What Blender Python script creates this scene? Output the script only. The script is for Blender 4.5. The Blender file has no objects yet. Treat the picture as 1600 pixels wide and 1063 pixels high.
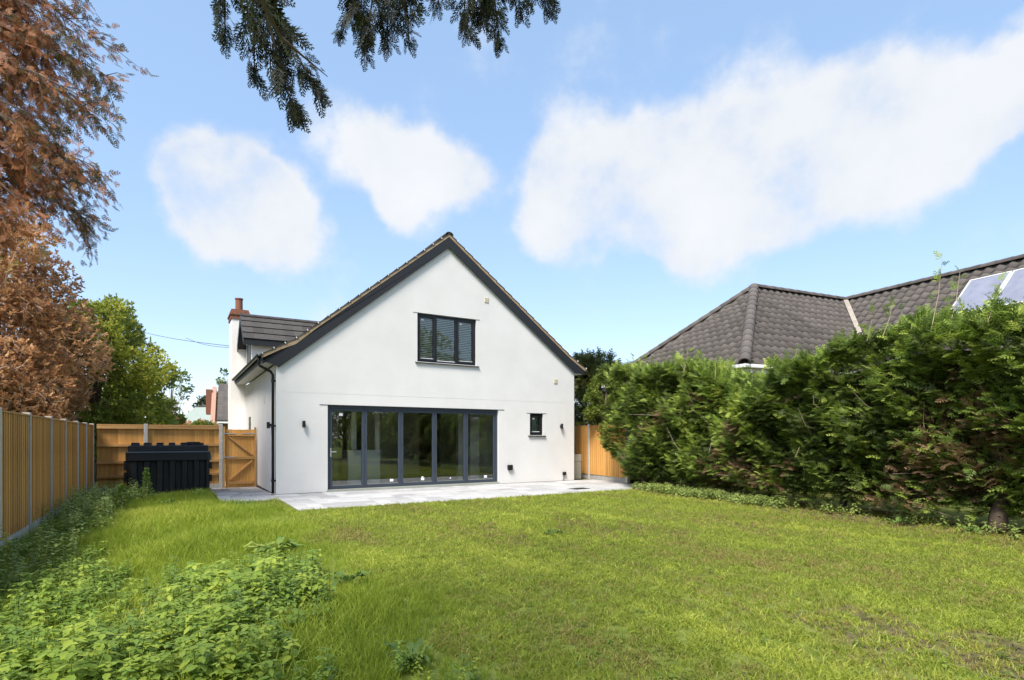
import bpy, math, random
import numpy as np
random.seed(7); rng = np.random.default_rng(11)
R = math.radians
sc = bpy.context.scene
col = sc.collection

# ------------------------------------------------------------------ camera, sky, sun, exposure
F = 880.0; HZ = 684.0; CH = 1.45; TH = R(30.96)          # focal length (px of 1600), horizon row, eye height, house yaw
cam_d = bpy.data.cameras.new('camera'); cam = bpy.data.objects.new('camera', cam_d); col.objects.link(cam)
cam.location = (0, 0, CH); cam.rotation_euler = (R(90), 0, 0)
cam_d.sensor_width = 36; cam_d.lens = F/1600*36; cam_d.shift_y = (HZ-531.5)/1600
cam_d.clip_start = 0.05; cam_d.clip_end = 3000
sc.camera = cam
SUN_EL, SUN_AZ = 54.0, 203.0                              # azimuth clockwise from +Y
world = bpy.data.worlds.new('World'); sc.world = world; world.use_nodes = True
def build_world():
    nt = world.node_tree; nt.nodes.clear(); N = nt.nodes.new; L = nt.links.new
    out = N('ShaderNodeOutputWorld'); bg = N('ShaderNodeBackground'); L(bg.outputs[0], out.inputs[0])
    sky = N('ShaderNodeTexSky'); sky.sky_type = 'NISHITA'; sky.sun_disc = False
    sky.sun_elevation = R(SUN_EL); sky.sun_rotation = R(SUN_AZ); sky.air_density = 1.0; sky.dust_density = 0.6; sky.ozone_density = 1.6
    bg.inputs['Strength'].default_value = 0.15
    tc = N('ShaderNodeTexCoord')
    nrm = N('ShaderNodeVectorMath'); nrm.operation = 'NORMALIZE'; L(tc.outputs['Generated'], nrm.inputs[0])
    # soft noise that frays the cloud edges
    no = N('ShaderNodeTexNoise'); no.inputs['Scale'].default_value = 6.0; no.inputs['Detail'].default_value = 9; no.inputs['Roughness'].default_value = .58
    L(nrm.outputs[0], no.inputs['Vector'])
    # push the directions about so that the outlines break up
    wn = N('ShaderNodeTexNoise'); wn.inputs['Scale'].default_value = 5.5; wn.inputs['Detail'].default_value = 6; wn.inputs['Roughness'].default_value = .6; L(nrm.outputs[0], wn.inputs['Vector'])
    wv = N('ShaderNodeVectorMath'); wv.operation = 'SUBTRACT'; L(wn.outputs['Color'], wv.inputs[0]); wv.inputs[1].default_value = (.5, .5, .5)
    wm = N('ShaderNodeVectorMath'); wm.operation = 'MULTIPLY_ADD'; L(wv.outputs[0], wm.inputs[0]); wm.inputs[1].default_value = (.11, .11, .11); L(nrm.outputs[0], wm.inputs[2])
    blobs = [(275,305,72),(395,275,66),(350,370,66),(430,300,50),(850,305,66),(1200,320,80),(1400,270,84),(1520,235,66),(745,290,44),(300,285,62),(345,300,92),(410,335,86),(455,372,70),(330,350,60),
             (560,215,62),(600,250,72),(650,285,66),(705,258,58),(625,315,40),
             (880,245,70),(930,300,105),(1010,270,95),(1090,250,100),(1180,215,105),(1270,195,105),(1375,140,82),
             (1330,215,95),(1260,285,105),(1130,330,105),(1010,345,90),(880,355,60),(1460,190,90),(1540,170,70),(1600,150,60),(1600,65,42),(1080,395,60)]
    total = None
    for (px, py, r) in blobs:
        d = np.array([(px-800)/F, 1.0, (HZ-py)/F]); n = np.linalg.norm(d); c = d/n
        rad = r/F/n*1.08
        di = N('ShaderNodeVectorMath'); di.operation = 'DISTANCE'; L(wm.outputs[0], di.inputs[0]); di.inputs[1].default_value = c
        mr = N('ShaderNodeMapRange'); mr.inputs['From Min'].default_value = rad*1.25; mr.inputs['From Max'].default_value = 0
        mr.inputs['To Min'].default_value = 0; mr.inputs['To Max'].default_value = .95
        L(di.outputs['Value'], mr.inputs['Value'])
        if total is None: total = mr.outputs[0]
        else:
            ad = N('ShaderNodeMath'); ad.operation = 'ADD'; L(total, ad.inputs[0]); L(mr.outputs[0], ad.inputs[1]); total = ad.outputs[0]
    # the same broken cloud carries on round the rest of the sky
    n2 = N('ShaderNodeTexNoise'); n2.inputs['Scale'].default_value = 2.3; n2.inputs['Detail'].default_value = 4; L(nrm.outputs[0], n2.inputs['Vector'])
    sep = N('ShaderNodeSeparateXYZ'); L(nrm.outputs[0], sep.inputs[0])
    away = N('ShaderNodeMapRange'); away.inputs['From Min'].default_value = .62; away.inputs['From Max'].default_value = .35
    L(sep.outputs['Y'], away.inputs['Value'])
    n2m = N('ShaderNodeMapRange'); n2m.inputs['From Min'].default_value = .5; n2m.inputs['From Max'].default_value = .72; n2m.inputs['To Max'].default_value = 1.0
    L(n2.outputs['Fac'], n2m.inputs['Value'])
    mu = N('ShaderNodeMath'); mu.operation = 'MULTIPLY'; L(away.outputs[0], mu.inputs[0]); L(n2m.outputs[0], mu.inputs[1])
    ad = N('ShaderNodeMath'); ad.operation = 'ADD'; L(total, ad.inputs[0]); L(mu.outputs[0], ad.inputs[1])
    cl = N('ShaderNodeMath'); cl.operation = 'MINIMUM'; cl.inputs[1].default_value = 1.05; L(ad.outputs[0], cl.inputs[0])
    nz = N('ShaderNodeMapRange'); nz.inputs['From Min'].default_value = .3; nz.inputs['From Max'].default_value = .7; nz.inputs['To Min'].default_value = -.62; nz.inputs['To Max'].default_value = .45
    nz.clamp = False
    L(no.outputs['Fac'], nz.inputs['Value'])
    s2 = N('ShaderNodeMath'); s2.operation = 'ADD'; L(cl.outputs[0], s2.inputs[0]); L(nz.outputs[0], s2.inputs[1])
    ramp = N('ShaderNodeMapRange'); ramp.interpolation_type = 'SMOOTHSTEP'
    ramp.inputs['From Min'].default_value = .05; ramp.inputs['From Max'].default_value = 1.02; ramp.inputs['To Max'].default_value = .95
    L(s2.outputs[0], ramp.inputs['Value'])
    hs = N('ShaderNodeMix'); hs.data_type = 'RGBA'; hs.blend_type = 'MULTIPLY'; hs.inputs['Factor'].default_value = 1.0
    L(sky.outputs[0], hs.inputs['A']); hs.inputs['B'].default_value = (1.2, 1.08, 1.04, 1)
    ev = N('ShaderNodeMix'); ev.data_type = 'RGBA'; ev.inputs['Factor'].default_value = .6; L(hs.outputs['Result'], ev.inputs['A']); ev.inputs['B'].default_value = (1.15, 1.80, 2.68, 1)
    mx = N('ShaderNodeMix'); mx.data_type = 'RGBA'; L(ramp.outputs[0], mx.inputs['Factor']); L(ev.outputs['Result'], mx.inputs['A'])
    cs = N('ShaderNodeMix'); cs.data_type = 'RGBA'; L(no.outputs['Fac'], cs.inputs['Factor']); cs.inputs['A'].default_value = (2.15, 2.3, 2.52, 1); cs.inputs['B'].default_value = (3.15, 3.17, 3.22, 1)
    L(cs.outputs['Result'], mx.inputs['B'])
    L(mx.outputs['Result'], bg.inputs['Color'])
build_world()
sun_d = bpy.data.lights.new('sun', 'SUN'); sun = bpy.data.objects.new('sun', sun_d); col.objects.link(sun)
sun_d.energy = 3.1; sun_d.angle = R(20); sun_d.color = (1, .95, .87)
sun.rotation_euler = (R(90-SUN_EL), 0, R(180-SUN_AZ)); sun.location = (0, -10, 30)
sc.view_settings.view_transform = 'Standard'; sc.view_settings.look = 'None'
sc.view_settings.gamma = 1.0; sc.view_settings.use_curve_mapping = False
sc.view_settings.exposure = 1.15

# ------------------------------------------------------------------ pixel -> place helpers
CU, SU = math.cos(TH), math.sin(TH)
O = np.array([(432-800)/F*14.336, 14.336]); U = np.array([CU, SU]); V = np.array([-SU, CU])
def gp(x, y, d=0.0):            # pixel on the vertical plane v=d of the house frame -> (u, height)
    P = O+V*d; k = (x-800)/F; t = (k*P[1]-P[0])/(CU-k*SU); z = P[1]+SU*t
    return t, CH+(HZ-y)*z/F
def sp(x, y, uu=0.0):           # pixel on the vertical plane u=uu -> (v, height)
    P = O+U*uu; k = (x-800)/F; t = (k*P[1]-P[0])/(-SU-k*CU); z = P[1]+CU*t
    return t, CH+(HZ-y)*z/F
def at(px, py, z):              # pixel at a known distance
    return np.array([(px-800)/F*z, z, CH+(HZ-py)*z/F])
def hw(u, v): return O+U*u+V*v  # house frame -> world xy
def uv(x, y):
    d0 = x-O[0]; d1 = y-O[1]
    return d0*U[0]+d1*U[1], d0*V[0]+d1*V[1]
_ph = rng.uniform(0, 6.28, (40,)); _fr = rng.normal(0, 1, (40, 3))
def vnoise(x, y, z=0, s=1.0, k=0):   # cheap smooth noise, about -1..1
    r = 0
    for i in range(6):
        j = (k*6+i) % 40
        r = r+np.sin((x*_fr[j, 0]+y*_fr[j, 1]+z*_fr[j, 2])*s*1.6+_ph[j])
    return r/3.2
def sstep(a, b, x):
    t = np.clip((x-a)/(b-a), 0, 1); return t*t*(3-2*t)

# ------------------------------------------------------------------ materials
MATS = {}
def mat(name, c, rough=.7, c2=None, scale=5.0, bump=0.0, bscale=40.0, spec=.4, metal=0.0, detail=6, stretch=None):
    if name in MATS: return MATS[name]
    m = bpy.data.materials.new(name); m.use_nodes = True; nt = m.node_tree; N = nt.nodes.new; L = nt.links.new
    b = nt.nodes['Principled BSDF']; b.inputs['Roughness'].default_value = rough; b.inputs['Metallic'].default_value = metal
    b.inputs['Specular IOR Level'].default_value = spec; b.inputs['Base Color'].default_value = (*c, 1)
    tc = N('ShaderNodeTexCoord'); vec = tc.outputs['Object']
    if stretch:
        mp = N('ShaderNodeMapping'); mp.inputs['Scale'].default_value = stretch; L(vec, mp.inputs['Vector']); vec = mp.outputs[0]
    if c2:
        n = N('ShaderNodeTexNoise'); n.inputs['Scale'].default_value = scale; n.inputs['Detail'].default_value = detail; n.inputs['Roughness'].default_value = .6
        L(vec, n.inputs['Vector'])
        rp = N('ShaderNodeValToRGB'); rp.color_ramp.elements[0].position = .32; rp.color_ramp.elements[1].position = .68
        rp.color_ramp.elements[0].color = (*c, 1); rp.color_ramp.elements[1].color = (*c2, 1)
        L(n.outputs['Fac'], rp.inputs[0])
        # every object its own slight tone
        oi = N('ShaderNodeObjectInfo'); mr = N('ShaderNodeMapRange'); mr.inputs['To Min'].default_value = .78; mr.inputs['To Max'].default_value = 1.18
        L(oi.outputs['Random'], mr.inputs['Value'])
        mm = N('ShaderNodeMix'); mm.data_type = 'RGBA'; mm.blend_type = 'MULTIPLY'; mm.inputs['Factor'].default_value = 1
        L(rp.outputs[0], mm.inputs['A']); L(mr.outputs[0], mm.inputs['B']); L(mm.outputs['Result'], b.inputs['Base Color'])
    if bump:
        n = N('ShaderNodeTexNoise'); n.inputs['Scale'].default_value = bscale; n.inputs['Detail'].default_value = 4; L(vec, n.inputs['Vector'])
        bp = N('ShaderNodeBump'); bp.inputs['Strength'].default_value = bump; bp.inputs['Distance'].default_value = .01
        L(n.outputs['Fac'], bp.inputs['Height']); L(bp.outputs[0], b.inputs['Normal'])
    MATS[name] = m; return m
def leafmat(name, stops, rough=.55, trans=.4, attr='rnd', inst=False, spec=.3):
    m = bpy.data.materials.new(name); m.use_nodes = True; nt = m.node_tree; N = nt.nodes.new; L = nt.links.new
    b = nt.nodes['Principled BSDF']; out = nt.nodes['Material Output']
    a = N('ShaderNodeAttribute'); a.attribute_name = attr; a.attribute_type = 'INSTANCER' if inst else 'GEOMETRY'
    rp = N('ShaderNodeValToRGB'); cr = rp.color_ramp
    cr.elements[0].position = stops[0][0]; cr.elements[0].color = (*stops[0][1], 1)
    cr.elements[1].position = stops[-1][0]; cr.elements[1].color = (*stops[-1][1], 1)
    for p, c in stops[1:-1]:
        e = cr.elements.new(p); e.color = (*c, 1)
    L(a.outputs['Fac'], rp.inputs[0]); L(rp.outputs[0], b.inputs['Base Color'])
    b.inputs['Roughness'].default_value = rough; b.inputs['Specular IOR Level'].default_value = spec
    tr = N('ShaderNodeBsdfTranslucent'); L(rp.outputs[0], tr.inputs['Color'])
    mx = N('ShaderNodeMixShader'); mx.inputs[0].default_value = trans; L(b.outputs[0], mx.inputs[1]); L(tr.outputs[0], mx.inputs[2]); L(mx.outputs[0], out.inputs['Surface'])
    MATS[name] = m; return m
def glassmat(name, tint=(.94, .965, .95), boost=1.7):
    m = bpy.data.materials.new(name); m.use_nodes = True; nt = m.node_tree; nt.nodes.clear(); N = nt.nodes.new; L = nt.links.new
    out = N('ShaderNodeOutputMaterial'); t = N('ShaderNodeBsdfTransparent'); t.inputs[0].default_value = (*tint, 1)
    g = N('ShaderNodeBsdfGlossy'); g.inputs['Roughness'].default_value = .0; fr = N('ShaderNodeFresnel'); fr.inputs['IOR'].default_value = 1.52
    mu = N('ShaderNodeMath'); mu.operation = 'MULTIPLY'; mu.use_clamp = True; mu.inputs[1].default_value = boost; L(fr.outputs[0], mu.inputs[0])
    mx = N('ShaderNodeMixShader'); L(mu.outputs[0], mx.inputs[0]); L(t.outputs[0], mx.inputs[1]); L(g.outputs[0], mx.inputs[2]); L(mx.outputs[0], out.inputs[0])
    return m
M_RENDER = mat('white_render', (.755, .735, .705), .9, (.82, .80, .77), 1.1, .35, 120, .15)
M_BARGE = mat('barge_paint', (.017, .0175, .020), .5, spec=.4)
M_BLACK = mat('black_plastic', (.012, .012, .013), .35)
M_ANTH = mat('anthracite_frame', (.042, .053, .072), .42)
M_WINBLK = mat('black_frame', (.012, .013, .016), .4)
M_TILE = mat('flat_tile', (.045, .040, .037), .75, (.075, .066, .06), 3, .2, 60)
M_PANT = mat('pantile', (.070, .059, .052), .85, (.115, .098, .086), 2.5, .3, 50)
M_MORTAR = mat('verge_mortar', (.28, .19, .11), .9, (.36, .27, .17), 6, .3, 80)
M_CLIP = mat('verge_clip', (.75, .75, .72), .4)
M_SOFFIT = mat('soffit_white', (.62, .61, .58), .6)
M_BRICK = mat('chimney_brick', (.17, .065, .04), .85, (.28, .12, .07), 14, .4, 60)
M_POT = mat('clay_pot', (.25, .10, .055), .8, (.32, .14, .08), 8)
M_WOOD = mat('fence_wood', (.50, .24, .055), .75, (.72, .40, .12), 3.0, .25, 30, stretch=(6, 6, .7))
M_RAIL = mat('rail_wood', (.44, .23, .07), .75, (.58, .33, .12), 4.0, .25, 30, stretch=(1, 6, 6))
M_CONC = mat('concrete', (.42, .40, .36), .9, (.52, .50, .46), 8, .3, 60)
M_SLAB = mat('paving_slab', (.34, .335, .33), .85, (.45, .44, .43), 2.2, .3, 50)
M_JOINT = mat('paving_joint', (.13, .12, .11), .95, (.2, .185, .17), 8)
M_TANK = mat('tank_plastic', (.012, .013, .016), .55, (.02, .021, .024), 4, .15, 20, .35)
M_GALV = mat('galvanised', (.55, .55, .53), .45, metal=.7)
M_BOILER = mat('boiler_case', (.25, .26, .22), .5, (.30, .31, .27), 2)
M_BARK = mat('bark', (.085, .055, .038), .9, (.16, .11, .08), 9, .6, 25)
M_TWIG = mat('twig', (.34, .25, .18), .9, (.48, .38, .29), 5)
M_CREAM = mat('cream_vent', (.62, .56, .42), .6)
M_BLIND = mat('blind_slat', (.82, .77, .62), .6)
M_INT = mat('interior_wall', (.74, .72, .68), .9, (.78, .76, .72), 1)
M_FLOORI = mat('interior_floor', (.42, .40, .36), .5)
M_ISL = mat('island_white', (.70, .71, .70), .5)
M_STICK = mat('paper_label', (.85, .85, .85), .6)
M_WHITE = mat('white_upvc', (.78, .78, .76), .4)
M_PINK = mat('salmon_brick', (.42, .22, .16), .9, (.50, .29, .21), 12, .3, 40)
M_BARN = mat('barn_sheet', (.27, .32, .28), .9, (.32, .36, .32), .3, spec=.1)
M_PANEL = mat('solar_cell', (.24, .25, .32), .22, (.32, .33, .40), 3, spec=.6)  # cell colour lightened to stand in for the sky it mirrors
M_LEAD = mat('lead_strip', (.22, .19, .155), .85, (.32, .28, .23), 6)
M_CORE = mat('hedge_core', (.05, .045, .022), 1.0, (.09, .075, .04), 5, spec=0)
GLASS = glassmat('door_glass', boost=2.6); GLASS2 = glassmat('window_glass', boost=1.5)

# ------------------------------------------------------------------ mesh helpers
class MB:
    def __init__(s): s.v = []; s.f = []
    def add(s, vs, fs):
        b = len(s.v); s.v += [tuple(map(float, p)) for p in vs]; s.f += [tuple(i+b for i in f) for f in fs]; return s
    def box(s, x0, x1, y0, y1, z0, z1):
        return s.add([(x0,y0,z0),(x1,y0,z0),(x1,y1,z0),(x0,y1,z0),(x0,y0,z1),(x1,y0,z1),(x1,y1,z1),(x0,y1,z1)],
                     [(0,3,2,1),(4,5,6,7),(0,1,5,4),(1,2,6,5),(2,3,7,6),(3,0,4,7)])
    def prism_y(s, poly, y0, y1):      # poly of (x,z) counter-clockwise seen from -y
        n = len(poly)
        return s.add([(x, y0, z) for x, z in poly]+[(x, y1, z) for x, z in poly],
                     [tuple(range(n)), tuple(range(2*n-1, n-1, -1))]+[(i, i+n, (i+1) % n+n, (i+1) % n) for i in range(n)])
    def prism_x(s, poly, x0, x1):      # poly of (y,z)
        n = len(poly)
        return s.add([(x0, y, z) for y, z in poly]+[(x1, y, z) for y, z in poly],
                     [tuple(range(n-1, -1, -1)), tuple(range(n, 2*n))]+[((i+1) % n, (i+1) % n+n, i+n, i) for i in range(n)])
    def prism_z(s, poly, z0, z1):
        n = len(poly)
        return s.add([(x, y, z0) for x, y in poly]+[(x, y, z1) for x, y in poly],
                     [tuple(range(n-1, -1, -1)), tuple(range(n, 2*n))]+[(i, (i+1) % n, (i+1) % n+n, i+n) for i in range(n)])
    def bar(s, a, b, w, h, up=(0, 0, 1)):   # a rectangular bar from a to b
        a = np.array(a, float); b = np.array(b, float); d = b-a; d /= np.linalg.norm(d)
        x = np.cross(d, up); x /= np.linalg.norm(x); z = np.cross(x, d)
        vs = [p+x*i*w/2+z*j*h/2 for p in (a, b) for i, j in ((-1,-1),(1,-1),(1,1),(-1,1))]
        return s.add(vs, [(0,1,2,3),(7,6,5,4),(0,4,5,1),(1,5,6,2),(2,6,7,3),(3,7,4,0)])
    def tube(s, pts, rad, n=8, cap=True):
        pts = [np.array(p, float) for p in pts]; k = len(pts)
        if np.isscalar(rad): rad = [rad]*k
        b = len(s.v); ref = np.array((.13, .31, .94))
        for i, p in enumerate(pts):
            d = pts[min(i+1, k-1)]-pts[max(i-1, 0)]; d = d/(np.linalg.norm(d)+1e-9)
            x = np.cross(d, ref); x /= (np.linalg.norm(x)+1e-9); y = np.cross(d, x)
            for j in range(n):
                a = 2*math.pi*j/n; q = p+(x*math.cos(a)+y*math.sin(a))*rad[i]; s.v.append(tuple(q))
        for i in range(k-1):
            for j in range(n):
                s.f.append((b+i*n+j, b+i*n+(j+1) % n, b+(i+1)*n+(j+1) % n, b+(i+1)*n+j))
        if cap:
            s.f.append(tuple(b+j for j in range(n-1, -1, -1))); s.f.append(tuple(b+(k-1)*n+j for j in range(n)))
        return s
    def build(s, name, m, parent=None, bevel=0, smooth=False):
        me = bpy.data.meshes.new(name); me.from_pydata(s.v, [], s.f); me.update()
        me.materials.append(m)
        if smooth: me.polygons.foreach_set('use_smooth', [True]*len(me.polygons))
        o = bpy.data.objects.new(name, me); col.objects.link(o)
        if parent: o.parent = parent
        if bevel:
            bv = o.modifiers.new('bevel', 'BEVEL'); bv.width = bevel; bv.segments = 2; bv.limit_method = 'ANGLE'
        return o
def tag(o, label=None, cat=None, group=None, kind=None):
    if label: o['label'] = label
    if cat: o['category'] = cat
    if group: o['group'] = group
    if kind: o['kind'] = kind
    return o
def thing(name, label, cat, loc=(0, 0, 0), rz=0.0, group=None):
    o = bpy.data.objects.new(name, None); o.empty_display_size = .2; col.objects.link(o)
    o.location = loc; o.rotation_euler = (0, 0, rz); return tag(o, label, cat, group)
def share(name, me, parent, loc=(0, 0, 0), rot=None, scale=None):
    o = bpy.data.objects.new(name, me); col.objects.link(o); o.parent = parent; o.location = loc
    if rot is not None: o.rotation_euler = rot
    if scale is not None: o.scale = scale
    return o
def B(*a): return MB().box(*a)
def fmesh(name, V_, F_, m, parent=None, rnd=None):
    V_ = np.asarray(V_, np.float32); F_ = np.asarray(F_, np.int32)
    me = bpy.data.meshes.new(name); me.vertices.add(len(V_)); me.vertices.foreach_set('co', V_.ravel())
    me.loops.add(F_.size); me.loops.foreach_set('vertex_index', F_.ravel())
    me.polygons.add(len(F_)); me.polygons.foreach_set('loop_start', np.arange(len(F_), dtype=np.int32)*F_.shape[1])
    me.update(calc_edges=True); me.materials.append(m)
    if rnd is not None:
        at_ = me.attributes.new('rnd', 'FLOAT', 'POINT'); at_.data.foreach_set('value', np.asarray(rnd, np.float32))
    o = bpy.data.objects.new(name, me); col.objects.link(o)
    if parent: o.parent = parent
    return o
def frames(dirs, normals):          # local y -> dir, local z -> about normal
    y = dirs/np.linalg.norm(dirs, axis=1, keepdims=True)
    x = np.cross(y, normals); x /= (np.linalg.norm(x, axis=1, keepdims=True)+1e-9); z = np.cross(x, y)
    return np.stack([x, y, z], axis=2)
def scatter(proto, pos, Rm, sc_, rnd):
    pv, pf = proto; m = len(pos)
    v = np.einsum('mij,nj->mni', Rm, pv)*np.asarray(sc_)[:, None, None]+np.asarray(pos)[:, None, :]
    f = pf[None]+(np.arange(m)*len(pv))[:, None, None]
    return v.reshape(-1, 3), f.reshape(-1, 3), np.repeat(rnd, len(pv))

# leaf prototypes: all triangles
def proto_spray(pairs=8, sub=2, width=.055, droop=.12):
    v = []; f = []
    def blade(a, b, w):
        a = np.array(a, float); b = np.array(b, float); d = b-a; n = np.array((-d[1], d[0], 0)); n /= np.linalg.norm(n)+1e-9
        i = len(v); m_ = a*.55+b*.45
        v.extend([a, m_+n*w/2, b, m_-n*w/2]); f.extend([(i, i+1, i+2), (i, i+2, i+3)])
    blade((0, 0, 0), (0, 1, 0), width)
    for k in range(pairs):
        t = (k+.6)/pairs
        for s in (-1, 1):
            ln = .42*(1-t)**.7*random.uniform(.75, 1.2)+.07; an = R(random.uniform(35, 55))
            a = np.array((0, t*.92, 0)); d = np.array((s*math.sin(an), math.cos(an), random.uniform(-.12, .12)))
            blade(a, a+d*ln, width)
            for q in range(sub):
                tt = .35+.4*q/max(1, sub); a2 = a+d*ln*tt; s2 = 1 if q % 2 else -1
                an2 = an-s2*s*R(40); d2 = np.array((s*math.sin(an2), math.cos(an2), random.uniform(-.2, .2)))
                i = len(v); e = a2+d2*ln*.45; n = np.array((-d2[1], d2[0], 0))*width*.4
                v.extend([a2-n, a2+n, e]); f.append((i, i+1, i+2))
    v = np.array(v); v[:, 2] -= droop*v[:, 1]**2
    return v, np.array(f)
def proto_leaf():                    # a folded leaf, unit length along y
    v = np.array([(0, 0, 0), (.28, .4, .06), (0, 1, -.06), (-.28, .4, .06), (0, .45, -.02)])
    return v, np.array([(0, 1, 4), (1, 2, 4), (2, 3, 4), (3, 0, 4)])
def proto_sprig(n=7):                # several leaves on a twig tip
    lv, lf = proto_leaf(); V_ = []; F_ = []
    for i in range(n):
        a = random.uniform(0, 6.28); e = random.uniform(-.3, .9); t = random.uniform(.0, .7)
        d = np.array([[math.cos(a)*math.cos(e), math.sin(a)*math.cos(e)+.4, math.sin(e)]]); nn = rng.normal(0, 1, (1, 3))+np.array([[0, 0, 1.2]])
        fr = frames(d, nn)[0]
        V_.append((lv@fr.T)*random.uniform(.4, .6)+np.array((0, t, 0))); F_.append(lf+5*i)
    return np.concatenate(V_), np.concatenate(F_)
SPRAYS = [proto_spray() for _ in range(3)]; SPRAYS_L = [proto_spray(5, 1, .085) for _ in range(3)]
SPRIGS = [proto_sprig(7) for _ in range(3)]
def scatter_multi(protos, pos, dirs, nrm, scale, rnd):
    k = rng.integers(0, len(protos), len(pos)); vs = []; fs = []; rs = []; b = 0
    for i, p in enumerate(protos):
        q = np.where(k == i)[0]
        if not len(q): continue
        v, f, r = scatter(p, pos[q], frames(dirs[q], nrm[q]), scale[q], rnd[q]); vs.append(v); fs.append(f+b); rs.append(r); b += len(v)
    return np.concatenate(vs), np.concatenate(fs), np.concatenate(rs)

# ------------------------------------------------------------------ terrain
HO = np.array([3.35, 17.7]); HD = np.array([.384, -.923]); HN = np.array([-.923, -.384])   # hedge line, direction, outward normal
def ground_z(x, y):
    u, v = uv(x, y)
    g = -.10*sstep(-1.2, -3.8, u) - .10*sstep(.5, 3.8, v)*sstep(.2, -.6, u)
    g = g+.018*vnoise(x, y, 0, .9, 0)*sstep(-4.2, -5.5, v)+.010*vnoise(x, y, 0, 3.0, 1)*sstep(-4.0, -5.0, v)
    g = g-.10*sstep(-3.78, -3.62, v)*sstep(-.24, -.1, u)*sstep(10.4, 10.2, u)       # let the patio sit in
    g = g-.08*sstep(-1.5, -1.35, u)*sstep(.1, -.2, u)*sstep(-1.36, -1.2, v)
    return g
def lawn_wear(x, y):                # where the mud shows: streaks along the garden
    u, v = uv(x, y)
    w = .45*vnoise(u*1.0, v*.45, 0, 1.1, 2)+.40*vnoise(u, v*.7, 0, 4.0, 3)+.3*vnoise(u, v, 0, 10.0, 22)
    e = sstep(1.4, .2, np.abs((x-HO[0])*HN[0]+(y-HO[1])*HN[1]-.3))
    return np.clip(sstep(.15, .6, w)*sstep(.4, 2.2, u)*.8+e*.8, 0, 1)
def build_ground():
    xs = np.concatenate([[-1500, -400, -120, -50, -26], np.arange(-18, 14.01, .1), [22, 40, 100, 400, 1500]])
    ys = np.concatenate([[-1500, -300, -60, -20, -6], np.arange(0, 23.01, .1), [32, 50, 120, 500, 2500]])
    X, Y = np.meshgrid(xs, ys); Z = ground_z(X, Y)
    Z = np.where((X < -18.01) | (X > 14.01) | (Y < -.01) | (Y > 23.01), np.minimum(Z, 0)*0-.1, Z)
    n = len(xs); idx = np.arange(n*len(ys)).reshape(len(ys), n)
    F_ = np.stack([idx[:-1, :-1], idx[:-1, 1:], idx[1:, 1:], idx[1:, :-1]], -1).reshape(-1, 4)
    m = bpy.data.materials.new('ground'); m.use_nodes = True; nt = m.node_tree; N = nt.nodes.new; L = nt.links.new; b = nt.nodes['Principled BSDF']
    a = N('ShaderNodeAttribute'); a.attribute_name = 'rnd'
    tc = N('ShaderNodeTexCoord'); no = N('ShaderNodeTexNoise'); no.inputs['Scale'].default_value = 9; no.inputs['Detail'].default_value = 8; L(tc.outputs['Object'], no.inputs['Vector'])
    g = N('ShaderNodeValToRGB'); g.color_ramp.elements[0].position = .35; g.color_ramp.elements[1].position = .7
    g.color_ramp.elements[0].color = (.11, .14, .028, 1); g.color_ramp.elements[1].color = (.20, .23, .05, 1); L(no.outputs['Fac'], g.inputs[0])
    d = N('ShaderNodeValToRGB'); d.color_ramp.elements[0].position = .35; d.color_ramp.elements[1].position = .7
    d.color_ramp.elements[0].color = (.055, .042, .025, 1); d.color_ramp.elements[1].color = (.16, .125, .07, 1); L(no.outputs['Fac'], d.inputs[0])
    mx = N('ShaderNodeMix'); mx.data_type = 'RGBA'; L(a.outputs['Fac'], mx.inputs['Factor']); L(g.outputs[0], mx.inputs['A']); L(d.outputs[0], mx.inputs['B'])
    L(mx.outputs['Result'], b.inputs['Base Color']); b.inputs['Roughness'].default_value = .95; b.inputs['Specular IOR Level'].default_value = .1
    bp = N('ShaderNodeBump'); bp.inputs['Strength'].default_value = .7; bp.inputs['Distance'].default_value = .03; L(no.outputs['Fac'], bp.inputs['Height']); L(bp.outputs[0], b.inputs['Normal'])
    o = fmesh('ground', np.stack([X.ravel(), Y.ravel(), Z.ravel()], 1), F_, m, rnd=lawn_wear(X, Y).ravel())
    o.data.polygons.foreach_set('use_smooth', [True]*len(o.data.polygons)); o['kind'] = 'structure'
build_ground()

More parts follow.
